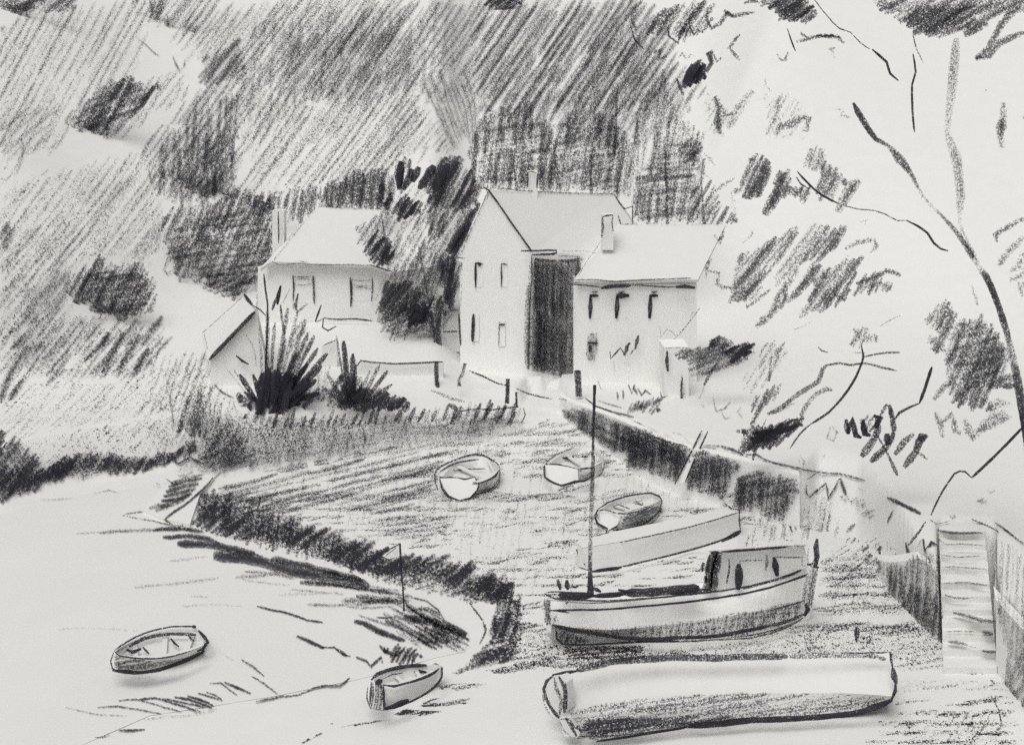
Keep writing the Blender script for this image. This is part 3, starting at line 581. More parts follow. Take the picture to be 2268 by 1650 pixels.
dk = T('E', (628, 600), (770, 610), (905, 590), (895, 700), (900, 760), (870, 900), (865, 1240), (800, 1250), (612, 1205), (612, 900))
hatch(mb, dk, 88, 8, 12, .60, SWl, jit=3, maxlen=150); hatch(mb, dk, 89, 11, 13, .60, SWm, jit=3, maxlen=190); hatch(mb, T('E', (625, 900), (860, 860), (850, 1240), (615, 1195)), 6, 12, 11, .5, SP(pa, pb, pc, .9965), jit=3)  # pencil hatching draws the shade of this wall into its colour
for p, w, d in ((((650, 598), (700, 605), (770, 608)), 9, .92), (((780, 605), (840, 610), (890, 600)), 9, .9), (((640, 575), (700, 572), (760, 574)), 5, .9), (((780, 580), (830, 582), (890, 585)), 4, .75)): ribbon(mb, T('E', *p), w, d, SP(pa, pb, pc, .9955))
sw = t.part('side_wall', mb, BM); sw['label'] = 'side wall of the barn with its shade hatched on'
mb = MB()
rc = [ap, rE, far, eM, eR]; mb.prism(rc, (0, .05, -.16)); mb.prism([ap + Vector((0, .05, 0)), eL, eL + bk, rE + Vector((0, .05, 0))], (0, 0, -.12))
tubew(mb, [ap + Vector((-.25, 0, .15)), ap, (ap + eR) / 2, eR], 4.5, .86)
tubew(mb, [ap, (ap * 2 + eL) / 3, (ap + 2 * eL) / 3, eL], 3, .55)
tubew(mb, [ap + Vector((.1, 0, .12)), (ap * .6 + rE * .4), rE], 3, .6); tubew(mb, [rE, (rE + far) / 2 + Vector((.05, 0, 0.0)), far + Vector((0, 0, .9))], 4, .8)
tubew(mb, [far + Vector((0, 0, .9)), far], 3.5, .8)
lin(mb, 'E', ((570, 553), (670, 552), (770, 550), (770, 565), (690, 572), (630, 575)), 50.1, 4.5, .88); lin(mb, 'E', ((800, 555), (930, 555), (1010, 572)), 50.6, 2.5, .45)
lin(mb, 'E', ((380, 215), (392, 240), (385, 270)), 50.6, 4, .6); lin(mb, 'E', ((401, 200), (402, 240)), 50.6, 3, .6); lin(mb, 'E', ((218, 588), (262, 594)), 50.8, 3.5, .7)
rf = t.part('roof', mb, [M_roof, G_mid])
mb = MB(); c0 = V(*T1('E', 638, 205), 51.6)
mb.box((c0.x, c0.y + .3, c0.z - .6), .24, .3, 1.45)
for p, w, d in ((((611, 115), (609, 160), (608, 203)), 5, .8), (((663, 125), (663, 165), (662, 205)), 5, .8), (((612, 118), (630, 112), (662, 124)), 3.5, .7)): lin(mb, 'E', p, 51.5, w, d)
t.part('chimney', mb, BM, rf)
def win(r, th, x0, y0, x1, y1, D, marks):
    """shallow pale window panel with drawn frame marks; D plane function"""
    mb = MB(); c = T(r, (x0, y0), (x1, y0), (x1, y1), (x0, y1)); mb.prism([V(*p, D(*p)) for p in c], (0, .03, 0))
    for pts, w, d in marks: tube(mb, [(*p, D(*p) * .999) for p in T(r, *pts)], w, d, wob=.3)
    return th.part('window', mb, BM)
win('E', t, 316, 618, 362, 752, PG, [(((320, 618), (320, 690), (321, 755)), 6, .9), (((318, 620), (340, 622), (360, 625)), 5, .9), (((335, 632), (350, 632)), 6, .85)])
win('E', t, 461, 622, 498, 752, PG, [(((463, 625), (464, 690), (463, 752)), 4.5, .75), (((461, 625), (480, 624), (497, 628)), 4, .85)])
win('E', t, 300, 900, 340, 1052, PG, [(((308, 900), (306, 980), (304, 1054)), 8, .85), (((300, 965), (318, 962)), 5, .7)])
win('E', t, 448, 940, 485, 1080, PG, [(((453, 942), (450, 1010), (450, 1080)), 3, .6), (((450, 960), (465, 960), (484, 958)), 5, .85)])
# --- annex left of barn
t = TH('outhouse', 'small plain white box shed against the left side of the barn', 'shed', V(*T1('E', 190, 1000), 52.5))
mb = MB(); q = [V(*p, 52.4) for p in T('E', (140, 882), (232, 878), (236, 1002), (140, 1002))]; q[2] = q[2] - Vector((0, 0, 1)); q[3] = q[3] - Vector((0, 0, 1))
mb.prism(q, (0, 2, 0)); lin(mb, 'E', ((140, 884), (185, 882), (228, 880)), 52.2, 3.5, .6); lin(mb, 'E', ((140, 1000), (190, 998), (225, 998)), 52.2, 5, .75)
t.part('wall', mb, BM)
mb = MB(); q = [V(*p, 52.3) for p in T('E', (136, 876), (238, 872), (238, 884), (136, 888))]; mb.prism(q, (0, 2.2, 0)); t.part('roof', mb, [M_roof, G_mid])

# --- long house (wing)
t = TH('long_house', 'long low white house with three upper windows, joined to the right of the barn', 'house', V(*T1('E', 1150, 1270), 49.2))
WL, WR = T1('E', 862, 735), T1('E', 1545, 735); Dw = lambda x, y: 49.2
mb = MB(); f = [V(WL[0], WL[1], 49.2), V(WR[0], WR[1], 49.2)]; f += [down(f[1], 1.6), down(f[0], 1.6)]
mb.prism(f, (.4, 5.2, 0)); lin(mb, 'E', ((862, 760), (870, 900), (865, 1100), (862, 1230)), 49.05, 3, .35)
gl = [Vector(f[0]), Vector(f[0]) + Vector((.4, 5.2, 0)), V(*T1('E', 1100, 410), 51.7)]; mb.face(gl)
t.part('wall', mb, BM)
mb = MB()
e0 = V(*T1('E', 868, 720), 48.95); e1 = V(*T1('E', 1550, 712), 48.95); r0 = V(*T1('E', 1105, 404), 51.6); r1 = V(*T1('E', 1705, 406), 51.6)
mb.prism([e0, e1, r1, r0], (0, .05, -.14)); b0 = e0 + Vector((.8, 6, 0)); b1 = e1 + Vector((.8, 6, 0)); mb.prism([r0, r1, b1, b0], (0, .05, -.14))
for p, w, d in ((((865, 714), (1000, 712), (1090, 722), (1250, 712), (1400, 708), (1515, 704)), 3.5, .72), (((840, 738), (930, 742), (1020, 755)), 4, .78), (((1015, 758), (1090, 748), (1180, 745)), 10, .84), (((1180, 742), (1220, 740), (1320, 750), (1430, 752)), 4, .78), (((1430, 752), (1480, 750), (1535, 755)), 11, .85),
                (((860, 730), (900, 728)), 3, .6), (((1130, 410), (1300, 405), (1500, 408)), 2.5, .36), (((1500, 408), (1600, 405), (1690, 406)), 2.5, .45), (((1015, 500), (975, 560), (930, 620), (885, 705)), 2.8, .5)):
    lin(mb, 'E', p, lambda x, y: 48.8 if y > 600 else 48.8 + (600 - y) / 100 * 2.6, w, d)
rf = t.part('roof', mb, [M_roof, G_mid])
mb = MB(); c0 = V(*T1('E', 1052, 480), 50.1); mb.box((c0.x, c0.y + .3, c0.z - .6), .28, .3, 1.75)
for p, w, d in ((((1022, 370), (1024, 420), (1018, 480)), 8, .66), (((1020, 366), (1050, 358), (1080, 354)), 5, .75), (((1080, 356), (1076, 400), (1082, 445)), 5, .7), (((1110, 358), (1118, 385), (1125, 405)), 5, .7), (((1125, 407), (1160, 405), (1195, 405)), 3, .7)): lin(mb, 'E', p, 49.8, w, d)
t.part('chimney', mb, BM, rf)
Dp = lambda x, y: 49.193
for x in (958, 1105, 1288):
    hw = 55 if x != 1105 else 78
    win('E', t, x - 14, 778, x + hw - 10, 925, Dp, [(((x, 800), (x - 2, 860), (x - 5, 925)), 11, .86), (((x - 5, 798), (x + 18, 800), (x + hw - 12, 800)), 8 if hw < 60 else 12, .9), (((x + 5, 778), (x + 20, 782), (x + 40, 776)), 4, .75)])
win('E', t, 935, 1005, 1000, 1160, Dp, [(((965, 1010), (962, 1080), (955, 1155)), 22, .6), (((940, 1060), (970, 1062), (1000, 1064)), 7, .85), (((955, 1075), (955, 1110)), 10, .8), (((990, 1005), (992, 1100), (975, 1160)), 3, .5)])
mb = MB()
for p, w in ((((1065, 1110), (1068, 1150), (1095, 1120), (1120, 1090)), 5), (((1120, 1085), (1150, 1130), (1170, 1060)), 6), (((1140, 1130), (1160, 1080), (1175, 1060)), 9), (((1205, 1095), (1215, 1050), (1222, 1020)), 9), (((1175, 1130), (1195, 1100), (1210, 1090)), 4)): lin(mb, 'E', p, 48.9, w, .72)
lin(mb, 'E', ((1340, 970), (1345, 1030), (1380, 985), (1410, 1000), (1430, 1030), (1500, 950), (1540, 900), (1560, 870)), 48.7, 3.5, .55); lin(mb, 'E', ((1430, 1030), (1405, 1068)), 48.7, 3, .5); lin(mb, 'E', ((1500, 950), (1520, 890), (1545, 895)), 48.7, 3, .45)
for xx, yy in ((1080, 1280), (1160, 1280), (1345, 1250)): lin(mb, 'E', ((xx, yy), (xx + 10, yy - 60), (xx + 5, yy - 130)), 48.9, 2, .28)
single(mb, 'climbing_plant', BM, V(*T1('E', 1200, 1150), 49.0), 'sparse climbing plant scribbled over the front of the long white house', 'plant')

# --- cottage
t = TH('cottage', 'white cottage with steep plain roof and two shuttered windows left of the black tree', 'cottage', V(*T1('D', 900, 930), 54))
CD = lambda x, y: 54.0
mb = MB(); f = [V(*T1('D', 548, 640), 54), V(*T1('D', 640, 610), 54), V(*T1('D', 1180, 630), 54), V(*T1('D', 1255, 680), 54), V(*T1('D', 1200, 960), 54), V(*T1('D', 540, 960), 54)]
mb.prism(f, (4.0, 5.4, 0))
lin(mb, 'D', ((530, 660), (535, 760), (545, 850), (540, 930)), 53.8, 6, .4); lin(mb, 'D', ((910, 924), (1000, 932), (1090, 928), (1180, 940)), 53.7, 4.5, .78)
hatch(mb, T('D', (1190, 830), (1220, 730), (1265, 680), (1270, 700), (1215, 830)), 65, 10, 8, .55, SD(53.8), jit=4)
t.part('wall', mb, BM)
mb = MB(); e0 = V(*T1('D', 560, 650), 53.6); e00 = V(*T1('D', 625, 612), 53.6); e1 = V(*T1('D', 1175, 634), 53.6); e2 = V(*T1('D', 1262, 662), 53.6); r0 = V(*T1('D', 868, 312), 56.2); r1 = V(*T1('D', 1225, 322), 56.2)
hv = Vector((2.0, 2.9, 0)); mb.prism([e0, e00, e1, e2, r1, r0], (0, .04, -.14)); bL = r0 + (r0 - e00); bL.z = e00.z; bR = r1 + Vector((.2, 3, 0)); bR.z = e1.z; mb.prism([r0, r1, bR, bL], (0, .04, -.14))
for p, w, d, D in ((((625, 612), (660, 628), (780, 622), (870, 632), (1000, 628), (1165, 632)), 3.2, .6, 53.4), (((775, 608), (820, 618)), 3, .6, 53.4), (((1165, 630), (1220, 645), (1290, 668)), 4, .8, 53.4), (((565, 655), (620, 608)), 3, .45, 53.4)): lin(mb, 'D', p, D, w, d)
tubew(mb, [e00, (e00 * 2 + r0) / 3, (e00 + 2 * r0) / 3, r0], 3, .42); tubew(mb, [r0 + Vector((.6, 0, 0)), (r0 + r1) / 2, r1], 3.5, .5)
rf = t.part('roof', mb, [M_roof, G_mid])
mb = MB(); a = V(*T1('D', 626, 330), 54.6); b = V(*T1('D', 690, 330), 54.6); mb.prism([a, b, b + Vector((0, 0, -6)), a + Vector((0, 0, -6))], (0, .8, 0))
lin(mb, 'D', ((660, 335), (661, 420), (660, 508)), 54.4, 4, .78); lin(mb, 'D', ((625, 330), (624, 450), (624, 580)), 54.4, 2.5, .45); lin(mb, 'D', ((625, 330), (660, 326), (690, 332)), 54.4, 2.5, .4)
t.part('chimney', mb, BM, rf)
CP = lambda x, y: 53.993
win('D', t, 740, 690, 858, 840, CP, [(((740, 685), (745, 760), (740, 830)), 4, .75), (((852, 690), (855, 760), (858, 845)), 6, .7), (((742, 695), (800, 698), (855, 692)), 3, .6), (((750, 712), (800, 706), (850, 715)), 3, .55), (((748, 738), (800, 742), (850, 732)), 3, .6), (((742, 840), (745, 875)), 4, .5)])
win('D', t, 1058, 702, 1180, 830, CP, [(((1058, 700), (1064, 780), (1060, 862)), 6, .78), (((1178, 700), (1180, 770), (1175, 832)), 4, .7), (((1062, 712), (1120, 718), (1176, 714)), 3, .6), (((1075, 738), (1110, 748), (1170, 742)), 3, .6), (((1070, 758), (1120, 752), (1172, 764)), 3, .6)])
# --- lean-to shed left of the cottage
t = TH('shed', 'little gabled shed with one bold slanting roof edge, below the left of the cottage', 'shed', V(*T1('D', 420, 1300), 48))
mb = MB(); apx = V(*T1('D', 535, 885), 47.2); lo = V(*T1('D', 285, 1148), 47.2); rt = V(*T1('D', 600, 1190), 47.2)
mb.prism([lo, apx, rt, down(rt, 2.0), down(lo, 2.0)], (-.6, 3, 0)); lin(mb, 'D', ((480, 1015), (515, 1070), (532, 1130), (536, 1190)), 47.0, 2.8, .5); lin(mb, 'D', ((425, 1130), (460, 1160), (495, 1180)), 47.0, 6, .92)
t.part('wall', mb, BM)
mb = MB(); a = V(*T1('D', 460, 808), 50); b = V(*T1('D', 240, 1005), 50); mb.prism([lo - Vector((.1, .2, .0)), apx - Vector((0, .2, -.1)), a, b], (0, 0, -.12))
tubew(mb, [lo - Vector((0, .25, 0)), (lo + apx) / 2 - Vector((0, .25, 0)), apx - Vector((0, .25, 0))], 10, .8); tubew(mb, [b, (a + b) / 2, a], 3, .5); lin(mb, 'D', ((245, 1005), (262, 1060), (268, 1100)), 47.5, 4, .45)
c = V(*T1('D', 700, 1080), 50); mb.prism([apx + Vector((0, 0, .1)), rt, rt + Vector((-.6, 3, 0)), a], (0, 0, -.1))
t.part('roof', mb, [M_roof, G_mid])
# --- garden wall
mb = MB(); a, b, m_ = V(*T1('D', 1090, 1162), 48.2), V(*T1('D', 1572, 1168), 48.2), V(*T1('D', 1300, 1176), 48.2)
mb.prism([a, m_, b, down(b, 2), down(a, 2)], (0, .35, 0)); lin(mb, 'D', ((1092, 1192), (1115, 1160), (1180, 1168), (1300, 1176), (1420, 1172), (1570, 1165)), 48.0, 4.5, .8)
single(mb, 'garden_wall', BM, V(*T1('D', 1330, 1240), 48.2), 'low white garden wall with a dark coping line below the black tree', 'wall')
mb = MB(); mb.prism([V(*T1('D', 900, 1075), 49), V(*T1('D', 985, 1042), 49), down(V(*T1('D', 985, 1042), 49), 2.2), down(V(*T1('D', 900, 1075), 49), 2.2)], (0, .3, 0)); lin(mb, 'D', ((912, 1072), (945, 1058), (980, 1045)), 48.8, 4, .7)
single(mb, 'garden_wall', BM, V(*T1('D', 940, 1240), 49), 'short stub of sloping garden wall behind the spiky shrub', 'wall')
# --- store with dark bush
mb = MB(); a, b = V(*T1('E', 1365, 1090), 47), V(*T1('E', 1500, 1086), 47)
mb.prism([a, b, down(b, 1.7), down(a, 1.7)], (0, 2, 0)); lin(mb, 'E', ((1365, 1090), (1440, 1087), (1510, 1090)), 46.8, 3, .6); lin(mb, 'E', ((1382, 1105), (1378, 1160), (1385, 1218)), 9, .8) if False else lin(mb, 'E', ((1382, 1105), (1378, 1160), (1385, 1218)), 46.8, 9, .8)
hatch(mb, T('E', (1430, 1215), (1475, 1215), (1485, 1425), (1460, 1430), (1435, 1330)), 86, 9, 9, .5, SD(46.8), jit=6); lin(mb, 'E', ((1465, 1250), (1460, 1330), (1468, 1420)), 46.7, 6, .78)
single(mb, 'store_shed', BM, V(*T1('E', 1430, 1330), 47), 'small flat topped white store half hidden by a dark bush, right of the long house', 'shed')

# posts, fence, gate posts
def post(pts, D, w, den, label, r='E', group='wooden posts along the lane'):
    q = T(r, *pts); mb = MB(); tube(mb, [(*p, D) for p in q], w, den, flat=1, taper=.95, wob=.4)
    tube(mb, [(q[0][0] - w * .5, q[0][1], D), (q[0][0] + w * .5, q[0][1] + 1, D)], 3, den, wob=0, step=9)
    single(mb, 'post', BM, V(*q[-1], D), label, 'post', group)
post(((105, 1165), (104, 1240), (110, 1305)), 47.4, 10, .8, 'dark post at the end of the garden wall under the black tree')
post(((262, 1175), (250, 1230), (228, 1270), (232, 1300)), 47.2, 9, .66, 'crooked grey post in front of the white barn gable')
post(((500, 1262), (497, 1330), (495, 1395)), 46.6, 10, .84, 'thick dark fence post where the rail from the barn ends')
post(((546, 1335), (548, 1380), (550, 1418)), 46.5, 6, .84, 'thin short post at the tip of the hedge')
post(((885, 1215), (888, 1290), (892, 1355)), 46.6, 15, .8, 'stubby black bollard at the foot of the long white house')
mb = MB(); lin(mb, 'E', ((285, 1212), (360, 1245), (440, 1285), (492, 1296)), 46.8, 4.5, .78, flat=1); lin(mb, 'E', ((288, 1220), (350, 1250)), 46.8, 3, .5)
single(mb, 'fence_rail', BM, V(*T1('E', 400, 1265), 46.8), 'sagging rail running down from the barn gable to the thick post', 'fence')
mb = MB(); lin(mb, 'E', ((545, 1312), (600, 1338), (660, 1355), (742, 1372)), 46.4, 4.5, .66); lin(mb, 'E', ((780, 1370), (815, 1374), (842, 1388)), 46.4, 4, .66)
single(mb, 'fence_rail', BM, V(*T1('E', 650, 1355), 46.4), 'broken low rail crossing the head of the slip', 'fence')

# ================================================================ QUAY
def zq(D): return 1.95
foot = [(1240, 47.2), (1256, 46.4), (1370, 43.8), (1490, 40.8), (1620, 39.2), (1740, 37.8), (1840, 36.6), (1900, 35.9), (1960, 33.2), (2020, 31.4), (2078, 29.9)]
mb = MB(); cor = catmull([(float(a), float(b)) for a, b in foot], 14)
rowsw = [[], []]
for x, D in cor:
    D2 = D - .12; rowsw[0].append(((x - 1134) / PW * D2, FOC * D2, -.3)); rowsw[1].append(((x - 1134) / PW * D2, FOC * D2, 1.97)); tz = 1.97 if x < 1900 else float(np.interp(x, [1945, 2040], [.55, 1.97])); rowsw[1][-1] = ((x - 1134) / PW * D2, FOC * D2, tz)
back = [(Vector(p) + Vector((.1, .6, -.01))) for p in rowsw[1]]
for lo, hi in ((0, 1785), (1945, 9999)):
    ii = [i for i, c in enumerate(cor) if lo <= c[0] <= hi]; mb.grid([[rw[i] for i in ii] for rw in (rowsw[0], rowsw[1], back)])
def Dwall(x): return np.interp(x, [c[0] for c in cor], [c[1] for c in cor]) - .12
SQ = lambda x, y: V(x, y, Dwall(x) * .997); SQ2 = lambda x, y: V(x, y, Dwall(x) * .9955)
w1 = T('E', (795, 1432), (880, 1425), (960, 1440), (1100, 1500), (1300, 1560), (1430, 1625), (1500, 1700), (1480, 1760), (1300, 1700), (1060, 1650), (960, 1580), (820, 1480)) 
hatch(mb, w1, 84, 9, 12, .66, SQ, jit=5); hatch(mb, w1, -24, 12, 12, .6, SQ2, jit=8)
w2 = T('F', (0, 850), (150, 885), (345, 935), (300, 1110), (265, 1125), (100, 1060), (0, 1040))
hatch(mb, w2, 84, 9, 12, .68, SQ, jit=5); hatch(mb, w2, 10, 12, 12, .58, SQ2, jit=8)
w3 = T('F', (380, 965), (430, 960), (620, 1022), (580, 1110), (540, 1215), (440, 1190), (330, 1160))
hatch(mb, w3, 84, 9, 12, .66, SQ, jit=6); hatch(mb, w3, 12, 12, 12, .58, SQ2, jit=8)
w4 = T('F', (600, 1150), (640, 1090), (760, 1080), (940, 1115), (945, 1190), (860, 1345), (750, 1320), (740, 1275), (640, 1280), (560, 1225))
hatch(mb, w4, 84, 9, 12, .66, SQ, jit=6); hatch(mb, w4, 14, 12, 12, .6, SQ2, jit=8)
ribbon(mb, T('F', (0, 832), (150, 878), (340, 932)), 5, .8, SQ2)
hatch(mb, T('F', (900, 1250), (1150, 1190), (1160, 1330), (1100, 1400), (880, 1400)), 82, 14, 12, .36, SG(.993), jit=14); ribbon(mb, T('F', (530, 1248), (590, 1278), (700, 1284)), 4, .75, SG(.992))
w5 = T('K', (330, 430), (540, 440), (600, 385), (750, 370), (765, 500), (775, 960), (700, 930), (580, 830), (480, 730), (400, 600))
hatch(mb, w5, 86, 9, 11, .56, SQ, jit=6, mat=1); hatch(mb, T('K', (400, 520), (750, 640), (775, 950), (640, 880), (480, 720)), 70, 10, 11, .62, SQ2, jit=5)
ribbon(mb, T('K', (778, 860), (772, 968)), 8, .88, SQ2); ribbon(mb, T('K', (765, 420), (770, 600), (780, 760), (776, 900)), 14, .5, SG(.99)) ; ribbon(mb, T('K', (400, 650), (430, 735)), 10, .6, SQ2)
single(mb, 'quay_wall', [M_white, G_mid], V(1600, 1120, 38.9), 'dark harbour wall curving from the head of the slip round to the stone steps', 'wall')
# right of steps
mb = MB(); cr = [(2206, 28.3), (2268, 26.7), (2400, 24.5), (2700, 22.5)]
lo_ = [((x - 1134) / PW * (D - .1), FOC * (D - .1), -.3) for x, D in cr]; hi_ = [(p[0], p[1], 1.97) for p in lo_]; sd = V(2206, 1200, 32.9)
mb.grid([lo_, hi_, [(Vector(p) + Vector((.3, 1, 0))) for p in hi_]]); mb.face([lo_[0], hi_[0], (sd.x, sd.y, 1.97), (sd.x, sd.y, -.3)])
Dr = lambda x: np.interp(x, [c[0] for c in cr], [c[1] for c in cr]) - .1
SR = lambda x, y: V(x, y, Dr(x) * .996) if x > 2206 else V(x, y, 27.9)
p6 = T('K', (1170, 900), (1200, 1050), (1180, 1280), (1210, 1500), (1340, 1680), (1340, 420), (1290, 350), (1160, 290), (1110, 300), (1115, 480), (1135, 700))
hatch(mb, p6, 87, 11, 11, .46, SR, jit=5, maxlen=120); hatch(mb, T('K', (1200, 1320), (1330, 1250), (1340, 1680), (1230, 1600)), 70, 10, 12, .72, SR, jit=8)
hatch(mb, T('K', (1150, 1280), (1340, 980), (1340, 1300), (1200, 1400)), 60, 12, 11, .5, SR, jit=6)
single(mb, 'quay_wall', [M_white, G_near], V(2240, 1500, 27.2), 'grey harbour wall at the right edge, on the far side of the stone steps', 'wall')
# steps
t = TH('stone_steps', 'flight of white stone steps climbing the quay at the right edge', 'steps', Vz(2150, 1475, 0))
mb = MB(); ys = [1478, 1440, 1408, 1378, 1350, 1321, 1292, 1259, 1231, 1206, 1179]; n = len(ys); prev = None
for i, y in enumerate(ys):
    z0 = 1.9 * i / n; z1 = 1.9 * (i + 1) / n; D = (CAMH - z1) * PW / (y - HZ)
    xl = 2079 + (2089 - 2079) * (1 - i / n); xr = 2178 + (2208 - 2178) * (1 - i / n)
    a = V(xl, y, D); b = V(xr, y, D); dep = 33.4 * FOC - a.y
    k = 33.4 / D - 1; mb.prism([a, b, Vector((b.x, b.y, -.1 if i == 0 else z0 - .02)), Vector((a.x, a.y, -.1 if i == 0 else z0 - .02))], (a.x * k, a.y * k, 0))
t.part('steps_block', mb, [M_ground])
mb = MB()
for p, w, d in ((((745, 215), (830, 235), (1050, 238)), 7, .84), (((745, 270), (800, 310), (900, 312), (1058, 318)), 4, .66), (((770, 382), (880, 398), (1030, 392)), 4, .66), (((780, 462), (920, 470), (1075, 480)), 4, .66), (((768, 575), (950, 570), (1085, 592)), 5, .7), (((795, 650), (860, 668), (985, 670)), 5, .72),
                (((850, 770), (930, 785), (1040, 820), (1160, 828)), 9, .82), (((800, 895), (900, 890), (1040, 898)), 5, .55), (((1045, 895), (1085, 905), (1120, 912)), 13, .88), (((820, 965), (880, 965), (945, 985)), 9, .75), (((945, 985), (1000, 1000), (1040, 1020)), 3, .5), (((1040, 1020), (1095, 1028), (1150, 1024)), 8, .82)):
    q = T('K', *p); zz = np.interp(q[0][1], ys[::-1], [1.9 * (i + 1) / n for i in range(n)][::-1]); ribbon(mb, q, w, d, lambda x, y, zz=zz: V(x, y, (CAMH - zz) * PW / (y - HZ) * .9965))
t.part('step_edges', mb, [M_white, G_near])
# lane edge marks on the quay top, rough grass
mb = MB(); S5 = SG(.9955)
for p, w, d in ((((930, 1370), (990, 1410), (1080, 1440), (1195, 1470)), 4.5, .78), (((990, 1375), (1060, 1400), (1130, 1420)), 3.5, .66)): ribbon(mb, T('E', *p), w, d, S5)
for p, w, d in ((((45, 790), (75, 800), (105, 822)), 3.5, .55), (((250, 850), (300, 862), (345, 900)), 3, .4), (((440, 920), (485, 922), (530, 925)), 4, .66), (((525, 928), (590, 945), (650, 976)), 7, .86), (((650, 970), (720, 975), (780, 1008), (870, 1032), (960, 1050), (1060, 1072), (1180, 1080), (1320, 1116)), 5, .78),
                (((1000, 1115), (1040, 1085), (1090, 1055)), 4, .75), (((700, 1060), (740, 1050), (770, 1040)), 9, .6), (((1000, 1140), (995, 1185), (1015, 1210), (1060, 1165), (1050, 1180), (1105, 1130), (1115, 1220), (1150, 1160), (1180, 1105)), 5, .84), (((1180, 1105), (1200, 1150), (1213, 1195)), 9, .86), (((1215, 1130), (1290, 1160), (1350, 1190)), 3, .4),
                (((1440, 1210), (1540, 1255), (1628, 1300)), 9, .86), (((1476, 1278), (1455, 1320), (1440, 1352)), 5, .8), (((1265, 1358), (1235, 1380), (1215, 1402)), 9, .72), (((1400, 1535), (1395, 1500), (1410, 1480)), 7, .84), (((1455, 1440), (1440, 1470), (1450, 1490)), 3, .5), (((890, 1335), (905, 1370), (918, 1405)), 6, .72), (((925, 1380), (955, 1365), (990, 1372)), 7, .5), (((1000, 1385), (1060, 1390), (1090, 1385)), 10, .42),
                (((1680, 1330), (1720, 1360), (1790, 1340)), 4, .66), (((1790, 1310), (1820, 1318)), 12, .55), (((1910, 1330), (1990, 1365), (2060, 1400)), 5, .8), (((2040, 1350), (2110, 1400), (2200, 1470)), 4, .84), (((1555, 1590), (1560, 1530), (1545, 1460)), 8, .85), (((1640, 1440), (1650, 1505), (1690, 1460), (1720, 1475)), 9, .9), (((1730, 1440), (1760, 1455)), 4, .7), (((1605, 1500), (1625, 1455), (1640, 1440)), 3, .5)):
    ribbon(mb, T('F', *p), w, d, S5)
for q in ((1185, 1200, 1330, 1260), (1250, 1240, 1370, 1330), (1900, 1200, 1990, 1240), (2000, 1170, 2035, 1195)): hatch(mb, T('F', (q[0], q[1]), (q[2], (q[1] + q[3]) / 2), (q[2], q[3]), ((q[0] + q[2]) / 2, q[3])), 30, 9, 9, .5, S5, jit=6)
for i in range(14): x = 1290 + i * 13; ribbon(mb, T('E', (x - 130, 1455 - i * 5), (x - 100, 1395 - i * 3 + ru(-10, 10))), 6, ru(.5, .78), S5)
for p in (((1105, 1330), (1108, 1375)), ((1135, 1320), (1138, 1370)), ((1165, 1290), (1185, 1340), (1200, 1290)), ((1195, 1300), (1215, 1345)), ((1220, 1310), (1240, 1350), (1260, 1320), (1290, 1345)), ((1345, 1330), (1350, 1365), (1385, 1350))): ribbon(mb, T('E', *p), 6, .72, S5)
hatch(mb, T('E', (1230, 1430), (1280, 1395), (1350, 1385), (1340, 1440), (1240, 1455)), 50, 9, 8, .7, S5, jit=6)
for p, w, d in ((((1635, 1360), (1650, 1440), (1700, 1420), (1730, 1385)), 6, .58), (((1680, 1440), (1700, 1480), (1725, 1470)), 6, .5), (((1790, 1400), (1770, 1440), (1800, 1480)), 7, .45), (((1590, 1280), (1575, 1330), (1555, 1370)), 7, .42), (((1570, 1395), (1585, 1420)), 6, .4), (((980, 1215), (995, 1260), (1015, 1318)), 3, .6)): ribbon(mb, T('E', *p), w, d, S5)
for p, w, d in ((((1130, 815), (1110, 880), (1150, 900), (1165, 850), (1140, 815)), 8, .45), (((1070, 960), (1085, 995), (1100, 965)), 5, .42), (((960, 975), (985, 1010), (975, 1055)), 6, .42), (((950, 985), (960, 1020)), 4, .4)): ribbon(mb, T('F', *p), w, d, S5)
o = mb.build('quayside_grass', [M_ground, G_mid], (0, 0, 0)); tagp(o, 'tufts and scribbled weeds along the lane edge above the harbour wall', 'grass', kind='stuff')
# ladder
t = TH('ladder', 'thin pale ladder of two rails leaning on the dark harbour wall', 'ladder', V(*T1('F', 290, 1135), 40.4))
for p in (((418, 840), (345, 985), (268, 1138)), ((452, 845), (385, 985), (325, 1130))):
    mb = MB(); q = T('F', *p); tube(mb, [(q[0][0], q[0][1], 40.2), (q[1][0], q[1][1], 40.0), (q[2][0], q[2][1], 39.7)], 4, .85, flat=1); t.part('rail', mb, BM)
mb = MB(); q = T('F', (422, 845), (450, 848), (325, 1128), (272, 1135)); mb.prism([V(q[0][0], q[0][1], 40.25), V(q[1][0], q[1][1], 40.25), V(q[2][0], q[2][1], 39.8), V(q[3][0], q[3][1], 39.8)], (0, .04, 0)); t.part('board', mb, [M_white])

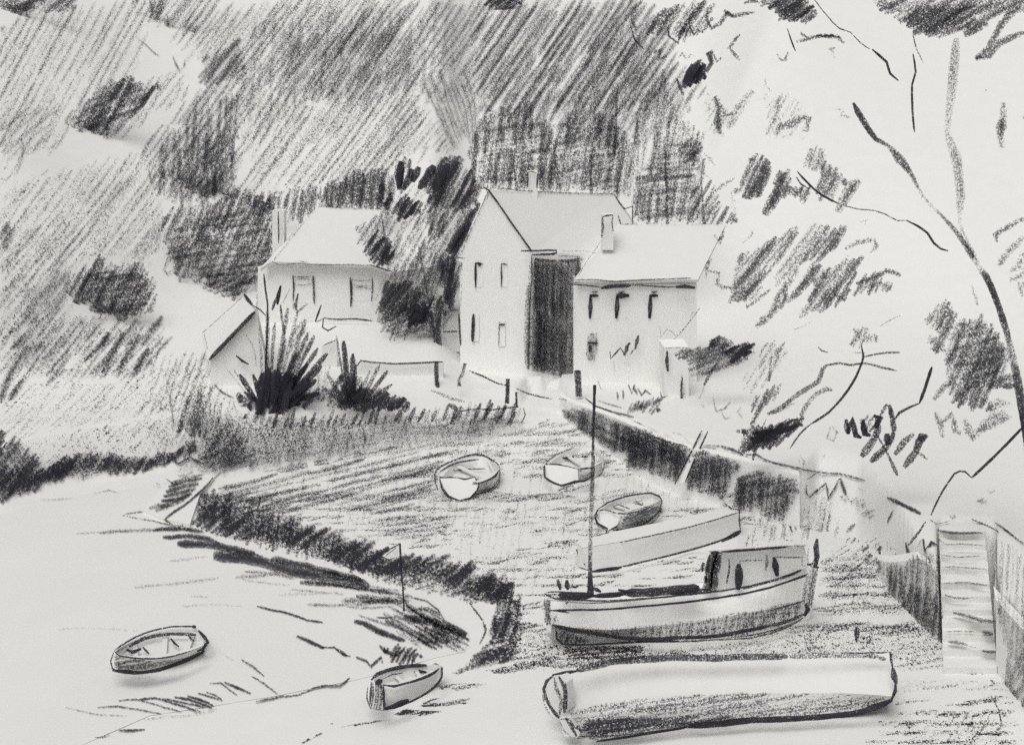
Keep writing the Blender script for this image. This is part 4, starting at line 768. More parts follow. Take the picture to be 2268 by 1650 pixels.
# bushes on the right bank
bush('bush', 'very dark bush growing beside the small flat topped store', 'bush', 45.5,
     [([(280, 410), (440, 390), (470, 340), (530, 320), (580, 350), (700, 365), (690, 420), (600, 480), (480, 530), (380, 540), (330, 470)], 22, 9, 11, .68), ([(560, 400), (600, 370), (710, 365), (690, 410), (590, 470), (550, 440)], 40, 7, 12, .92), ([(450, 390), (480, 330), (560, 340), (550, 420)], 50, 9, 11, .7)], r='F', mats=BM, T0=.3, trunk=T1('F', 430, 560))
bush('bush', 'pair of upright grey leafy tufts right of the dark store bush', 'bush', 44.5, [([(730, 500), (760, 370), (810, 335), (830, 380), (790, 440), (750, 510)], 62, 11, 11, .58), ([(820, 490), (830, 380), (870, 370), (850, 440), (830, 495)], 66, 10, 10, .55)], r='F', mats=BM, T0=.2, trunk=T1('F', 790, 540))
bush('bush', 'black ragged bush on the quay edge above the two dark wall patches', 'bush', 37.5,
     [([(605, 840), (680, 830), (790, 820), (960, 770), (975, 800), (880, 880), (800, 950), (770, 930), (680, 965), (630, 950), (650, 870)], 52, 8, 12, .86), ([(680, 830), (700, 650), (760, 640), (830, 590), (870, 600), (800, 680), (760, 690), (720, 760), (720, 850)], 62, 10, 11, .66), ([(690, 860), (960, 780), (900, 860), (720, 910)], 12, 9, 11, .9)],
     r='F', mats=BM, T0=.3, trunk=T1('F', 700, 975), stems=[(T('F', (960, 790), (990, 710), (1050, 640), (1110, 610), (1140, 620)), 12, .56), (T('F', (780, 755), (850, 730), (930, 690)), 10, .4)])
def scr(mb, D):
    for p, w, d in ((((1215, 780), (1225, 860)), 15, .78), (((1225, 860), (1250, 780), (1270, 870), (1300, 880)), 13, .85), (((1310, 790), (1320, 860), (1350, 870)), 16, .9), (((1370, 760), (1400, 770), (1380, 830)), 18, .9), (((1400, 770), (1440, 700), (1460, 720)), 9, .66), (((1455, 700), (1475, 790), (1480, 860)), 13, .78),
                    (((1400, 810), (1370, 890), (1300, 985)), 17, .68), (((1480, 850), (1440, 930), (1350, 1015)), 16, .74), (((1590, 860), (1540, 900), (1485, 975)), 17, .66), (((1665, 865), (1620, 900), (1600, 960), (1535, 1045)), 18, .74), (((1610, 960), (1665, 1000)), 10, .55), (((1440, 860), (1450, 920)), 22, .8), (((1625, 860), (1640, 900)), 22, .8)):
        tube(mb, [(*q, D + ru(-.15, .15)) for q in T('F', *p)], w, d)
bush('bush', 'loose scribbled shrub hanging over the quay beneath the leaning tree', 'bush', 34.5, [([(1290, 790), (1380, 750), (1400, 800), (1330, 860)], 60, 9, 11, .75)], r='F', mats=BM, T0=.2, extra=scr, trunk=T1('F', 1500, 1060),
     stems=[(T('F', (1690, 490), (1655, 600), (1622, 690)), 8, .92), (T('F', (1622, 690), (1560, 715), (1510, 745), (1485, 780)), 7, .82)])

# ================================================================ LEANING TREE (right)
TD = 32.0; th = TH('tree', 'large leaning tree with forked trunk and sparse scribbled leaves, right foreground', 'tree', V(2330, 1262, 30))
GT = [M_ground, G_tree]
mb = MB()
tube(mb, [(2118, 85, TD, 20, .5), (2108, 200, TD, 22, .5), (2098, 290, TD, 16, .4), (2118, 350, TD, 26, .52), (2128, 440, TD, 20, .5), (2125, 495, TD, 12, .36), (2150, 560, TD, 18, .62), (2168, 590, TD, 14, .4), (2185, 615, TD, 16, .82), (2205, 660, TD, 16, .8), (2228, 730, TD, 15, .78), (2240, 780, TD, 18, .6), (2255, 850, TD - .5, 20, .8), (2268, 930, TD - .5, 20, .88), (2290, 1050, TD - 1, 26, .8), (2320, 1180, TD - 1.5, 36, .7), (2335, 1275, TD - 2, 46, .7)], 20, .6, edge=.25, step=26)
th.part('trunk', mb, GT)
mb = MB()
tube(mb, [(*T1('C', 1255, 570), TD, 10, .8), (*T1('C', 1310, 670), TD, 16, .82), (*T1('C', 1380, 770), TD, 13, .78), (*T1('C', 1445, 805), TD, 8, .6), (*T1('C', 1510, 880), TD, 20, .72), (*T1('C', 1580, 970), TD, 12, .7), (*T1('C', 1640, 1090), TD, 9, .4), (*T1('C', 1740, 1190), TD, 9, .5), (*T1('C', 1830, 1290), TD, 13, .66), (*T1('C', 1920, 1425), TD, 13, .66)], 14, .7, step=22)
th.part('limb', mb, GT)
def br(r, pts, w, den, D=TD):
    mb = MB(); n = len(pts); tube(mb, [(*q, D + .3 * math.sin(i), w, den) for i, q in enumerate(T(r, *pts))], w, den, wob=.4, edge=.15)
    th.part('branch', mb, GT)
br('C', ((1040, 0), (1110, 90), (1180, 160), (1240, 180), (1290, 235), (1350, 275)), 3, .75); br('C', ((1360, 275), (1400, 310), (1440, 345), (1460, 410), (1505, 448)), 6, .93)
br('C', ((1590, 130), (1588, 200), (1605, 270), (1645, 355)), 3, .66); br('C', ((1585, 300), (1600, 400), (1580, 470), (1583, 620), (1595, 735)), 5.5, .85)
br('C', ((890, 160), (910, 220), (935, 285)), 4, .9); br('C', ((945, 950), (1010, 1020), (1080, 1080), (1180, 1130)), 5, .92); br('C', ((940, 980), (965, 1020), (1010, 1045)), 5, .75)
br('C', ((1180, 1130), (1280, 1157), (1370, 1165), (1430, 1185), (1500, 1222), (1550, 1220)), 3, .72); br('C', ((1550, 1220), (1610, 1250), (1665, 1290), (1700, 1345), (1740, 1378), (1780, 1388)), 6, .93)
br('F', ((2200, 815), (2100, 920), (2010, 1010), (1910, 1102)), 7, .88, 31.2); br('F', ((1910, 1102), (1875, 1070), (1845, 1065), (1815, 1080), (1780, 1130), (1730, 1210), (1685, 1310)), 5, .8, 31.2); br('F', ((1655, 1345), (1620, 1400), (1560, 1475)), 7, .7, 31.2)
br('F', ((1300, 370), (1312, 430), (1290, 500), (1250, 580), (1190, 665), (1120, 740), (1020, 805)), 6, .85, 33.5); br('F', ((1020, 805), (960, 860), (905, 940)), 4.5, .75, 33.5); br('F', ((1310, 435), (1400, 415), (1515, 410)), 5, .7, 33.5); br('F', ((1250, 410), (1320, 412)), 3, .5, 33.5)
br('F', ((780, 750), (850, 720), (950, 640), (1060, 570), (1085, 500), (1110, 480)), 11, .64, 34.5); br('F', ((1100, 482), (1180, 468), (1240, 480), (1320, 470), (1400, 490), (1495, 510)), 6, .7, 34.5)
br('F', ((1405, 265), (1450, 235), (1520, 203)), 3, .45, 33); br('F', ((1060, 380), (1080, 400), (1115, 408)), 4, .75, 33); br('F', ((925, 285), (980, 265), (1030, 235)), 3, .4, 33)
def leaf(r, poly, ang, sp, w, den, D=TD + .3, T0=.45):
    mb = MB(); hatch(mb, T(r, *poly), ang, sp * .85, w * 1.1, den + .1, None, jit=8, maxlen=140, thick=(D, T0), bow=3, angj=3); th.part('leaf_clump', mb, GT)
def leafs(r, marks, D=TD + .3):
    for p, w, d in marks:
        mb = MB(); ribbon(mb, [q for q in T(r, *p)], w * 1.15, d + .1, lambda x, y, o=ru(-.3, .3): V(x, y, D + o)); th.part('leaf_clump', mb, GT)
leaf('C', ((420, 560), (520, 540), (560, 640), (540, 760), (450, 740)), 60, 16, 12, .30)
leaf('F', ((620, 560), (820, 380), (900, 400), (760, 600), (660, 640)), 58, 18, 12, .30)
leaf('C', ((760, 520), (900, 520), (1020, 640), (980, 760), (780, 760)), 58, 18, 12, .28)
leaf('C', ((90, 190), (180, 70), (300, 20), (420, 15), (490, 20), (480, 90), (440, 170), (330, 210), (280, 230), (230, 200)), 58, 11, 11, .62)
leafs('C', [(((230, 150), (235, 200), (285, 240), (300, 170)), 6, .8), (((310, 150), (330, 190), (350, 150), (375, 195), (395, 160), (410, 180)), 7, .82), (((450, 40), (445, 110), (470, 160), (520, 130), (560, 70), (590, 90), (650, 80), (710, 70)), 9, .66), (((540, 60), (570, 80), (590, 95)), 10, .8), (((60, 170), (30, 120), (50, 50), (90, 0)), 10, .66), (((25, 150), (45, 220), (100, 278)), 5, .85)])
leaf('C', ((300, 460), (340, 350), (400, 345), (440, 380), (430, 430), (390, 470), (330, 480)), 64, 8, 11, .86)
leafs('C', [(((280, 440), (300, 490), (315, 530)), 8, .78), (((440, 400), (470, 350), (455, 300), (480, 285)), 12, .84), (((480, 300), (500, 345), (530, 320)), 7, .66), (((150, 290), (190, 280), (180, 330), (220, 310)), 14, .7), (((290, 320), (310, 295), (330, 325), (365, 300)), 9, .5), (((630, 195), (600, 220), (570, 270), (600, 300), (625, 335)), 8, .62)])
leaf('C', ((750, 40), (770, 0), (990, -10), (1040, 60), (1060, 100), (980, 140), (930, 110), (860, 110), (820, 50)), 30, 9, 11, .74)
leafs('C', [(((650, 20), (700, 0), (740, 15)), 11, .62), (((940, 235), (1000, 215), (1080, 200), (1170, 205), (1205, 240)), 9, .62), (((1050, 200), (1130, 198), (1180, 210)), 6, .85), (((960, 180), (985, 200), (1000, 212)), 7, .6), (((1160, 265), (1130, 270), (1150, 320)), 9, .45), (((835, 300), (855, 335), (880, 335), (895, 290)), 7, .6), (((765, 420), (775, 480), (800, 510)), 7, .38)])
leaf('C', ((1370, 0), (2210, -20), (2210, 50), (2050, 90), (1900, 170), (1730, 205), (1620, 190), (1510, 130), (1400, 50)), 28, 12, 13, .58)
leaf('C', ((1500, 60), (1700, 40), (1980, 30), (1900, 150), (1730, 200), (1620, 180)), 34, 14, 13, .6)
leafs('C', [(((1930, 325), (2000, 270), (2080, 130), (2180, 40)), 14, .66), (((1930, 325), (2010, 310), (2060, 240), (2210, 180)), 14, .72), (((1870, 200), (1940, 160), (2000, 130)), 16, .72), (((2085, 570), (2085, 650), (2070, 740), (2075, 820)), 18, .56), (((2080, 660), (2070, 750)), 20, .66), (((2190, 650), (2215, 655)), 8, .6), (((1988, 498), (1993, 502)), 4, .8)])
leafs('C', [(((490, 535), (515, 600), (505, 680), (520, 745)), 15, .72), (((530, 580), (545, 640), (590, 630)), 10, .6), (((560, 715), (600, 640), (650, 560), (700, 505)), 20, .46), (((770, 750), (810, 680), (840, 600), (855, 530)), 15, .46), (((830, 750), (850, 700), (900, 690), (960, 655), (1010, 655), (995, 730)), 15, .6), (((820, 600), (850, 545)), 14, .4), (((1160, 605), (1200, 610), (1190, 640), (1235, 655)), 12, .4)])
leaf('C', ((600, 1050), (660, 980), (700, 860), (790, 890), (800, 960), (740, 1080), (680, 1110)), 62, 10, 12, .66); leafs('C', [(((480, 1070), (540, 1020), (600, 985)), 10, .48), (((580, 1060), (590, 1120), (600, 1180)), 10, .36)])
leaf('C', ((745, 1175), (800, 1080), (840, 960), (900, 950), (900, 1040), (1020, 1045), (1000, 1110), (960, 1125), (940, 1080), (870, 1080), (800, 1175)), 62, 10, 12, .66)
leaf('C', ((990, 930), (990, 850), (1050, 820), (1100, 850), (1080, 930)), 80, 11, 12, .5); leaf('C', ((1050, 1080), (1090, 920), (1120, 890), (1200, 970), (1210, 1020), (1140, 1100), (1090, 1110)), 66, 11, 12, .55)
leafs('C', [(((1170, 1175), (1200, 1110), (1250, 1030), (1290, 1000)), 24, .62), (((1220, 1100), (1270, 1010)), 14, .5), (((1290, 1230), (1330, 1220), (1320, 1250)), 12, .35), (((640, 1345), (690, 1300), (710, 1270)), 7, .4), (((485, 1300), (520, 1350), (540, 1270)), 6, .55), (((510, 1330), (530, 1310)), 8, .66), (((395, 900), (430, 960), (480, 1010)), 6, .36), (((430, 850), (460, 880), (490, 920)), 8, .42)])
leaf('C', ((580, 1660), (610, 1430), (680, 1400), (760, 1360), (900, 1260), (960, 1260), (930, 1330), (800, 1480), (700, 1660)), 52, 14, 12, .55)
leaf('C', ((820, 1660), (830, 1520), (900, 1440), (1020, 1240), (1210, 1260), (1200, 1340), (1080, 1420), (1050, 1560), (930, 1660)), 54, 16, 12, .54)
leaf('C', ((1000, 1660), (1080, 1500), (1260, 1420), (1310, 1430), (1270, 1540), (1380, 1510), (1480, 1570), (1460, 1610), (1260, 1620), (1200, 1700), (1060, 1720)), 56, 13, 12, .58)
leafs('C', [(((1210, 1380), (1280, 1340), (1370, 1330), (1385, 1360), (1350, 1400)), 12, .5), (((1270, 1570), (1380, 1530), (1440, 1500), (1520, 1525)), 11, .66), (((1290, 1600), (1400, 1570), (1470, 1590)), 9, .55), (((440, 1540), (445, 1470), (470, 1430)), 9, .55), (((450, 1500), (510, 1510), (500, 1570), (530, 1590), (580, 1590)), 9, .6)])
leaf('F', ((560, 150), (600, 80), (650, 60), (620, 110)), 55, 10, 11, .55); leafs('F', [(((850, 80), (820, 170), (760, 230), (715, 268)), 16, .62), (((660, 100), (665, 160), (720, 120), (800, 60)), 8, .55), (((1050, 60), (1010, 150), (960, 220)), 16, .5), (((1130, 60), (1080, 130), (1020, 180)), 16, .56), (((1150, 90), (1200, 120), (1240, 60)), 13, .66), (((880, 40), (880, 110), (850, 170)), 13, .66)])
leaf('F', ((1250, 380), (1260, 270), (1310, 280), (1400, 340), (1330, 340), (1290, 370)), 60, 10, 10, .52)
leafs('C', [(((2050, 1345), (2040, 1300), (2120, 1250), (2200, 1210)), 11, .6), (((2060, 1470), (2110, 1400), (2200, 1310)), 17, .52), (((2120, 1500), (2170, 1480), (2200, 1400)), 15, .46), (((2120, 1550), (2180, 1530), (2210, 1480)), 15, .5), (((2190, 1560), (2215, 1600)), 12, .5), (((1910, 1570), (1930, 1640), (1945, 1690)), 10, .4)])
iv = ((1650, 230), (1700, 170), (1740, 120), (1830, 180), (1800, 260), (1960, 210), (2050, 290), (2100, 380), (2150, 470), (2100, 560), (2000, 640), (2040, 720), (1930, 720), (1830, 700), (1790, 620), (1760, 470), (1700, 380), (1740, 320))
leaf('F', iv, 66, 12, 12, .54, 31.6); leaf('F', ((1760, 270), (1960, 230), (2080, 380), (2060, 520), (1900, 600), (1800, 480)), 14, 14, 12, .5, 31.6)
leaf('F', ((1650, 350), (1700, 310), (1760, 400), (1720, 410)), 50, 10, 11, .5, 31.6)
leafs('F', [(((1700, 670), (1760, 600), (1830, 540)), 14, .6), (((1800, 690), (1870, 620), (1960, 570)), 15, .6), (((1710, 740), (1740, 820), (1750, 880)), 14, .56), (((1740, 800), (1800, 750), (1820, 850), (1850, 860)), 14, .56), (((1870, 780), (1900, 850), (1920, 900)), 22, .56), (((1920, 880), (2000, 790), (2100, 740)), 20, .54), (((1990, 740), (2060, 690), (2130, 700)), 18, .52), (((1940, 850), (2040, 800), (2130, 760)), 16, .54), (((2000, 600), (2090, 560), (2160, 540)), 22, .75), (((2080, 600), (2150, 590)), 14, .8), (((1650, 235), (1700, 210)), 14, .45), (((2190, 100), (2170, 20)), 12, .5)], 31.5)

# ================================================================ BOATS
def rs(line, n):
    """resample a polyline of Vectors"""
    L = [0]
    for a, b in zip(line, line[1:]): L.append(L[-1] + (b - a).length)
    out = []
    for i in range(n):
        s = L[-1] * i / (n - 1); k = 0
        while k < len(L) - 2 and L[k + 1] < s: k += 1
        t = (s - L[k]) / max(L[k + 1] - L[k], 1e-6); out.append(line[k].lerp(line[k + 1], t))
    return out
def smooth3(line, step=.25):
    return [Vector(p) for p in catmull([tuple(v) for v in line], step)]
def zline(r, pts): return [Vz(*T1(r, p[0], p[1]), p[2]) for p in pts]
NB = [M_hull, G_near]
def loft(mb, lines, n=22, mat=0): mb.grid([rs(smooth3(l), n) for l in lines], mat)
SMOOTH = 1
def open_boat(name, label, r, near, far, bottom, transom, marks, shade_hatches, thw, gm, group=None, fl=.22, extra=None):
    """near/far gunwale and near-bottom polylines run from the transom to the stem (zoom coords + height)"""
    N_ = rs(smooth3(zline(r, near)), 22); F_ = rs(smooth3(zline(r, far)), 22); B_ = rs(smooth3(zline(r, bottom)), 22)
    base = (B_[8] + Vector((0, .3, 0))); base.z = 0; t = TH(name, label, 'boat', base, group); mt = [M_ftop, gm]
    mb = MB(); C_ = [(a + b) / 2 for a, b in zip(N_, F_)]
    FB = [Vector((c.x + (f_.x - c.x) * .6, c.y + (f_.y - c.y) * .6, .1)) for c, f_ in zip(C_, F_)]
    K_ = [Vector((c.x, c.y, .02)) for c in C_]
    mb.grid([F_, FB, K_, B_, N_]); 
    ti = [Vz(*T1(r, x, y), z) for x, y, z in transom]
    if ti: mb.face(ti)
    for p, w, d, z in marks:
        q = T(r, *p)
        if z is None: tube(mb, [(*a, min((CAMH - .3) * PW / (a[1] - HZ), gd(*a)) * .988) for a in q], w, d, wob=.4, edge=.15)
        else: tube(mb, [(*a, (CAMH - z) * PW / (a[1] - HZ) * .995) for a in q], w, d, wob=.4, edge=.15)
    for poly, a, sp, w, d in shade_hatches: hatch(mb, T(r, *poly), a, sp, w, d, lambda x, y: V(x, y, (CAMH - .32) * PW / (y - HZ) * .984), jit=4)  # shading of the hull sides drawn on as hatch strokes
    hull = soft(t.part('hull', mb, mt))
    mb = MB(); NI = [n.lerp(c, .22) for n, c in zip(N_, C_)]; FI = [n.lerp(c, .22) for n, c in zip(F_, C_)]
    fn = [Vector((v.x, v.y, fl)) for v in [n.lerp(c, .35) for n, c in zip(N_, C_)]]; ff = [Vector((v.x, v.y, fl)) for v in [n.lerp(c, .35) for n, c in zip(F_, C_)]]
    up = Vector((0, 0, .015)); mb.grid([[v + up for v in N_], [v + up for v in NI], fn, ff, [v + up for v in FI], [v + up for v in F_]]); t.part('interior', mb, mt)
    for k in thw:
        mb = MB(); a, b = NI[k], FI[k]; a2, b2 = NI[min(k + 1, 21)], FI[min(k + 1, 21)]; dz = Vector((0, 0, -.08)); mb.prism([a + dz, b + dz, b2 + dz, a2 + dz], (0, 0, -.04)); t.part('thwart', mb, mt)
    if extra: extra(t)
    return t
gB = 'dinghies lying on the mud'
open_boat('dinghy', 'small pale dinghy on the mud showing its rounded transom, nearest the long hedge', 'I',
    [(1100, 200, .5), (1150, 188, .52), (1195, 158, .55), (1226, 122, .6)], [(888, 165, .5), (905, 135, .5), (960, 88, .5), (1090, 48, .52), (1165, 62, .56), (1226, 118, .6)], [(1090, 262, .03), (1150, 245, .03), (1200, 222, .05), (1226, 182, .1)],
    [(890, 175, .5), (1085, 172, .5), (1112, 205, .46), (1100, 242, .3), (1060, 280, .1), (1000, 298, .02), (940, 275, .1), (900, 230, .3)],
    [(((890, 178), (950, 168), (1030, 180), (1085, 172), (1110, 205), (1100, 240), (1060, 282), (1000, 298)), 4, .82, None), (((1000, 298), (940, 275), (905, 230), (892, 180)), 6, .88, None), (((882, 240), (868, 200), (865, 150), (880, 125), (960, 80), (1090, 42), (1160, 60), (1205, 90), (1228, 120)), 4.5, .8, .52),
     (((890, 140), (930, 115), (1000, 85), (1110, 70)), 4.5, .8, .5), (((1110, 205), (1160, 185), (1200, 165), (1226, 120)), 5, .82, .5), (((1226, 125), (1222, 180), (1180, 230), (1105, 245)), 3.5, .66, None), (((960, 120), (975, 132), (1050, 125), (1145, 122)), 4, .66, .3)],
    [([(1115, 200), (1160, 195), (1200, 215), (1190, 235), (1110, 245)], 15, 7, 8, .6)], [7, 14], G_mid, gB)
open_boat('dinghy', 'white angular dinghy on the mud with the tall mast crossing its shade-hatched side', 'I',
    [(1655, 125, .5), (1700, 120, .5), (1745, 112, .5), (1790, 85, .55)], [(1475, 95, .5), (1540, 45, .5), (1620, 10, .5), (1700, -10, .5), (1760, 10, .52), (1800, 60, .55)], [(1660, 190, .03), (1700, 190, .03), (1745, 175, .05), (1790, 145, .1)],
    [(1472, 100, .5), (1540, 102, .5), (1600, 112, .5), (1655, 125, .5), (1660, 188, .1), (1590, 212, .02), (1565, 215, .02), (1478, 172, .15)],
    [(((1475, 100), (1540, 100), (1600, 112), (1655, 125), (1745, 115)), 5, .88, None), (((1472, 100), (1474, 170), (1520, 200), (1565, 215), (1640, 192), (1690, 190), (1740, 165)), 5, .85, None), (((1478, 95), (1530, 48), (1610, 15), (1640, 0)), 4, .62, .5), (((1565, 65), (1600, 62), (1635, 58)), 7, .88, .3), (((1680, 58), (1715, 56)), 6, .8, .3)],
    [([(1660, 125), (1740, 118), (1750, 160), (1670, 190)], 20, 7, 9, .66)], [7, 14], G_mid, gB)
open_boat('dinghy', 'oval pale dinghy on the mud lying just above the long white hull', 'G',
    [(575, 370, .45), (650, 350, .46), (740, 325, .48), (790, 300, .5), (803, 295, .52)], [(430, 375, .45), (450, 350, .45), (520, 300, .45), (600, 272, .45), (740, 255, .48), (790, 275, .52), (803, 292, .52)], [(545, 462, .03), (620, 455, .03), (700, 440, .05), (770, 395, .08), (800, 320, .2)],
    [(430, 370, .45), (480, 352, .45), (530, 368, .45), (580, 375, .45), (560, 430, .15), (500, 465, .02), (450, 430, .12)],
    [(((445, 350), (430, 385), (445, 425), (500, 455), (490, 480), (510, 470)), 6, .85, None), (((440, 350), (500, 352), (550, 368), (600, 372), (700, 350), (760, 325)), 4, .66, .45), (((450, 345), (500, 312), (600, 275), (740, 256), (790, 275), (803, 300)), 4.5, .84, .48), (((803, 300), (790, 350), (730, 410), (640, 450), (530, 462)), 5, .82, None), (((530, 330), (560, 322), (620, 345), (630, 360)), 6, .6, .3), (((640, 310), (690, 300), (700, 320), (650, 318)), 6, .5, .3)],
    [([(590, 385), (690, 350), (775, 325), (790, 335), (740, 400), (660, 440), (580, 450)], 20, 7, 9, .78)], [7, 13], G_mid, gB)
def rowmarks(): return [(((635, 1125), (700, 1080), (800, 1030), (950, 995), (1080, 995)), 4.5, .82, .45), (((1060, 992), (1085, 998)), 9, .9, .45), (((715, 1105), (800, 1060), (900, 1040), (1000, 1035), (1085, 1040)), 8, .74, .35), (((640, 1140), (700, 1100), (760, 1070), (830, 1030)), 3, .5, .42), (((630, 1130), (660, 1155), (720, 1165), (830, 1172), (950, 1160), (1050, 1130)), 4, .75, .38),
    (((1098, 1015), (1130, 1050), (1150, 1080), (1120, 1120), (1090, 1130)), 8, .9, .35), (((628, 1140), (612, 1185), (622, 1225), (650, 1240)), 4, .8, None), (((622, 1235), (700, 1245), (780, 1248), (880, 1232), (980, 1200), (1060, 1165), (1130, 1130)), 9, .92, None), (((790, 1108), (805, 1125), (825, 1145)), 7, .85, .33), (((945, 1060), (965, 1085), (990, 1105)), 7, .85, .33), (((1040, 1040), (1055, 1060), (1075, 1075)), 5, .8, .33), (((700, 1120), (730, 1135), (780, 1118)), 9, .85, .3)]
open_boat('rowing_boat', 'open rowing boat with three thwarts floating alone on the pale water at the left', 'H',
    [(640, 1150, .42), (720, 1168, .4), (840, 1175, .4), (960, 1160, .4), (1060, 1128, .4), (1120, 1105, .4)], [(640, 1130, .42), (720, 1072, .4), (820, 1030, .4), (950, 995, .4), (1085, 995, .4), (1130, 1040, .4)], [(630, 1228, .05), (760, 1245, .05), (880, 1232, .05), (1000, 1190, .05), (1130, 1135, .1)],
    [(632, 1130, .42), (655, 1152, .42), (650, 1238, .05), (618, 1220, .08)], rowmarks(),
    [([(625, 1150), (720, 1170), (840, 1190), (960, 1180), (1060, 1150), (960, 1205), (800, 1240), (640, 1235)], 10, 7, 8, .72), ([(640, 1120), (720, 1100), (740, 1140), (680, 1170)], 40, 9, 6, .55)], [5, 11, 16], G_near)
def stub(t):
    mb = MB(); q = T('I', (742, 1160), (738, 1240)); tube(mb, [(q[0][0], q[0][1], 27.6), (q[1][0], q[1][1], 27.6), (q[1][0], q[1][1] + 14, 27.6)], 4.5, .8, flat=1); t.part('mast', mb, NB)
open_boat('rowing_boat', 'small white boat with shade-hatched square stern on the sand at the water edge', 'I',
    [(585, 1320, .45), (680, 1315, .46), (780, 1280, .48), (850, 1250, .5), (893, 1222, .55)], [(530, 1290, .45), (580, 1248, .45), (680, 1218, .46), (780, 1208, .48), (860, 1205, .52), (900, 1212, .56)], [(585, 1448, .02), (680, 1425, .02), (780, 1385, .03), (860, 1330, .08), (908, 1260, .3)],
    [(505, 1300, .45), (560, 1310, .45), (582, 1322, .45), (585, 1455, .02), (540, 1450, .02), (502, 1435, .03)],
    [(((515, 1290), (545, 1258), (620, 1230), (720, 1212), (820, 1208)), 9, .84, .45), (((830, 1212), (870, 1202), (905, 1222), (905, 1270), (860, 1330), (780, 1385), (690, 1425), (590, 1450)), 5.5, .86, None), (((580, 1318), (640, 1325), (700, 1308), (790, 1285), (860, 1250), (890, 1225)), 6, .86, .45), (((590, 1448), (640, 1435), (720, 1400)), 13, .92, None), (((570, 1290), (620, 1262), (690, 1250)), 4, .66, .35), (((750, 1245), (780, 1238), (820, 1245), (760, 1250)), 6, .78, .3), (((493, 1330), (490, 1390), (510, 1450)), 4, .8, None), (((550, 1290), (562, 1310)), 20, .93, .44), (((582, 1325), (583, 1440)), 6, .9, None)],
    [([(505, 1300), (580, 1315), (585, 1450), (540, 1455), (505, 1435)], 86, 6, 7, .84)], [7, 13], G_near, extra=stub)

# long white hull behind the motor boat
t = TH('boat_hull', 'long plain white hull with no rigging, lying behind the motor boat cabin', 'boat', Vz(*T1('G', 800, 600), 0))
mb = MB()
nG = [(360, 562, .73), (600, 522, .75), (800, 480, .78), (1000, 432, .78), (1230, 362, .76)]; nB = [(415, 688, .02), (600, 655, .02), (800, 612, .02), (1000, 560, .04), (1235, 468, .12)]
N_ = rs(smooth3(zline('G', nG)), 24); B_ = rs(smooth3(zline('G', nB)), 24); wd = [1.0 * math.sin(min(1, (i + 3) / 10) * math.pi / 2) * (1 - .35 * (i / 23) ** 3) for i in range(24)]
F_ = [n + Vector((-.3, 1.0, 0)).normalized() * w for n, w in zip(N_, wd)]; FB = [Vector((f.x, f.y - .3, .1)) for f in F_]
mb.grid([FB, [ (a + b) / 2 for a, b in zip(FB, B_)], B_, N_]); mb.grid([F_, FB]); mb.face([N_[-1], B_[-1], FB[-1], F_[-1]]); mb.face([N_[0], B_[0], FB[0], F_[0]])
for p, w, d in ((((360, 562), (450, 545), (600, 522), (800, 478), (1000, 432), (1230, 362)), 3.5, .66), (((415, 690), (500, 680), (580, 668)), 8, .88), (((580, 665), (800, 612), (1000, 558), (1130, 520)), 5, .75), (((1130, 525), (1180, 500), (1238, 465)), 10, .84), (((1230, 352), (1230, 410), (1236, 465)), 4, .84), (((1145, 312), (1185, 340), (1228, 350)), 4, .8), (((330, 568), (350, 620), (375, 650)), 8, .85), (((355, 565), (365, 600), (385, 640)), 6, .8), (((360, 570), (385, 620), (412, 685)), 3, .5)):
    tube(mb, [(*a, gd(*a) * .985 if a[1] > 1200 else (CAMH - .76) * PW / (a[1] - HZ) * .995) for a in T('G', *p)], w, d, wob=.5, edge=.15)
t.part('hull', mb, [M_ftop, G_mid])
mb = MB(); mb.grid([[v + Vector((0, 0, .01)) for v in N_], [v + Vector((0, 0, .01)) for v in F_]]); t.part('deck', mb, [M_ftop])

# motor boat
t = TH('motor_boat', 'white motor boat with shade-hatched lower hull, tall thin mast and small wheelhouse', 'boat', Vz(*T1('G', 850, 1075), 0))
gun = [(165, 850, 1.35), (400, 868, 1.28), (620, 855, 1.25), (850, 830, 1.25), (1180, 790, 1.32), (1400, 735, 1.45), (1620, 655, 1.6)]
wl = [(190, 985, .74), (400, 1008, .62), (560, 1010, .58), (900, 975, .6), (1300, 915, .74), (1600, 845, .68)]
bt = [(215, 1020, .15), (400, 1055, .03), (560, 1072, .02), (900, 1078, .02), (1250, 1045, .03), (1480, 990, .08), (1610, 915, .2)]
N_ = rs(smooth3(zline('G', gun)), 34); W_ = rs(smooth3(zline('G', wl)), 34); B_ = rs(smooth3(zline('G', bt)), 34)
wd = [2.2 * math.sin(math.pi * min(1, (i / 33) * 1.0 + .02)) ** .55 for i in range(34)]; wd = [max(w * .5, .05) for w in wd]
F_ = [n + Vector((-.04, 1, -.08)) * w for n, w in zip(N_, wd)]; FW = [Vector((f.x, f.y - .25, .4)) for f in F_]; K_ = [Vector(((b.x + f.x) / 2, (b.y + f.y) / 2, .02)) for b, f in zip(B_, FW)]
mb = MB(); mb.grid([F_, FW, K_, B_, W_, N_]); mb.face([N_[0], W_[0], B_[0], K_[0], FW[0], F_[0]]); mb.face([N_[-1], W_[-1], B_[-1], K_[-1], FW[-1], F_[-1]])
ISO = np.array([tuple(v) for v in list(W_) + list(N_) + list(B_)]); IX = ISO[:, 0] / (ISO[:, 1] / FOC) * PW + 1134; IY = (CAMH - ISO[:, 2]) / (ISO[:, 1] / FOC) * PW + HZ
def hullD(x, y, near=.985):
    d = (IX - x) ** 2 + (IY - y) ** 2 * 1.0 + 40; w = 1 / d ** 2; return float((w * ISO[:, 1] / FOC).sum() / w.sum()) * near
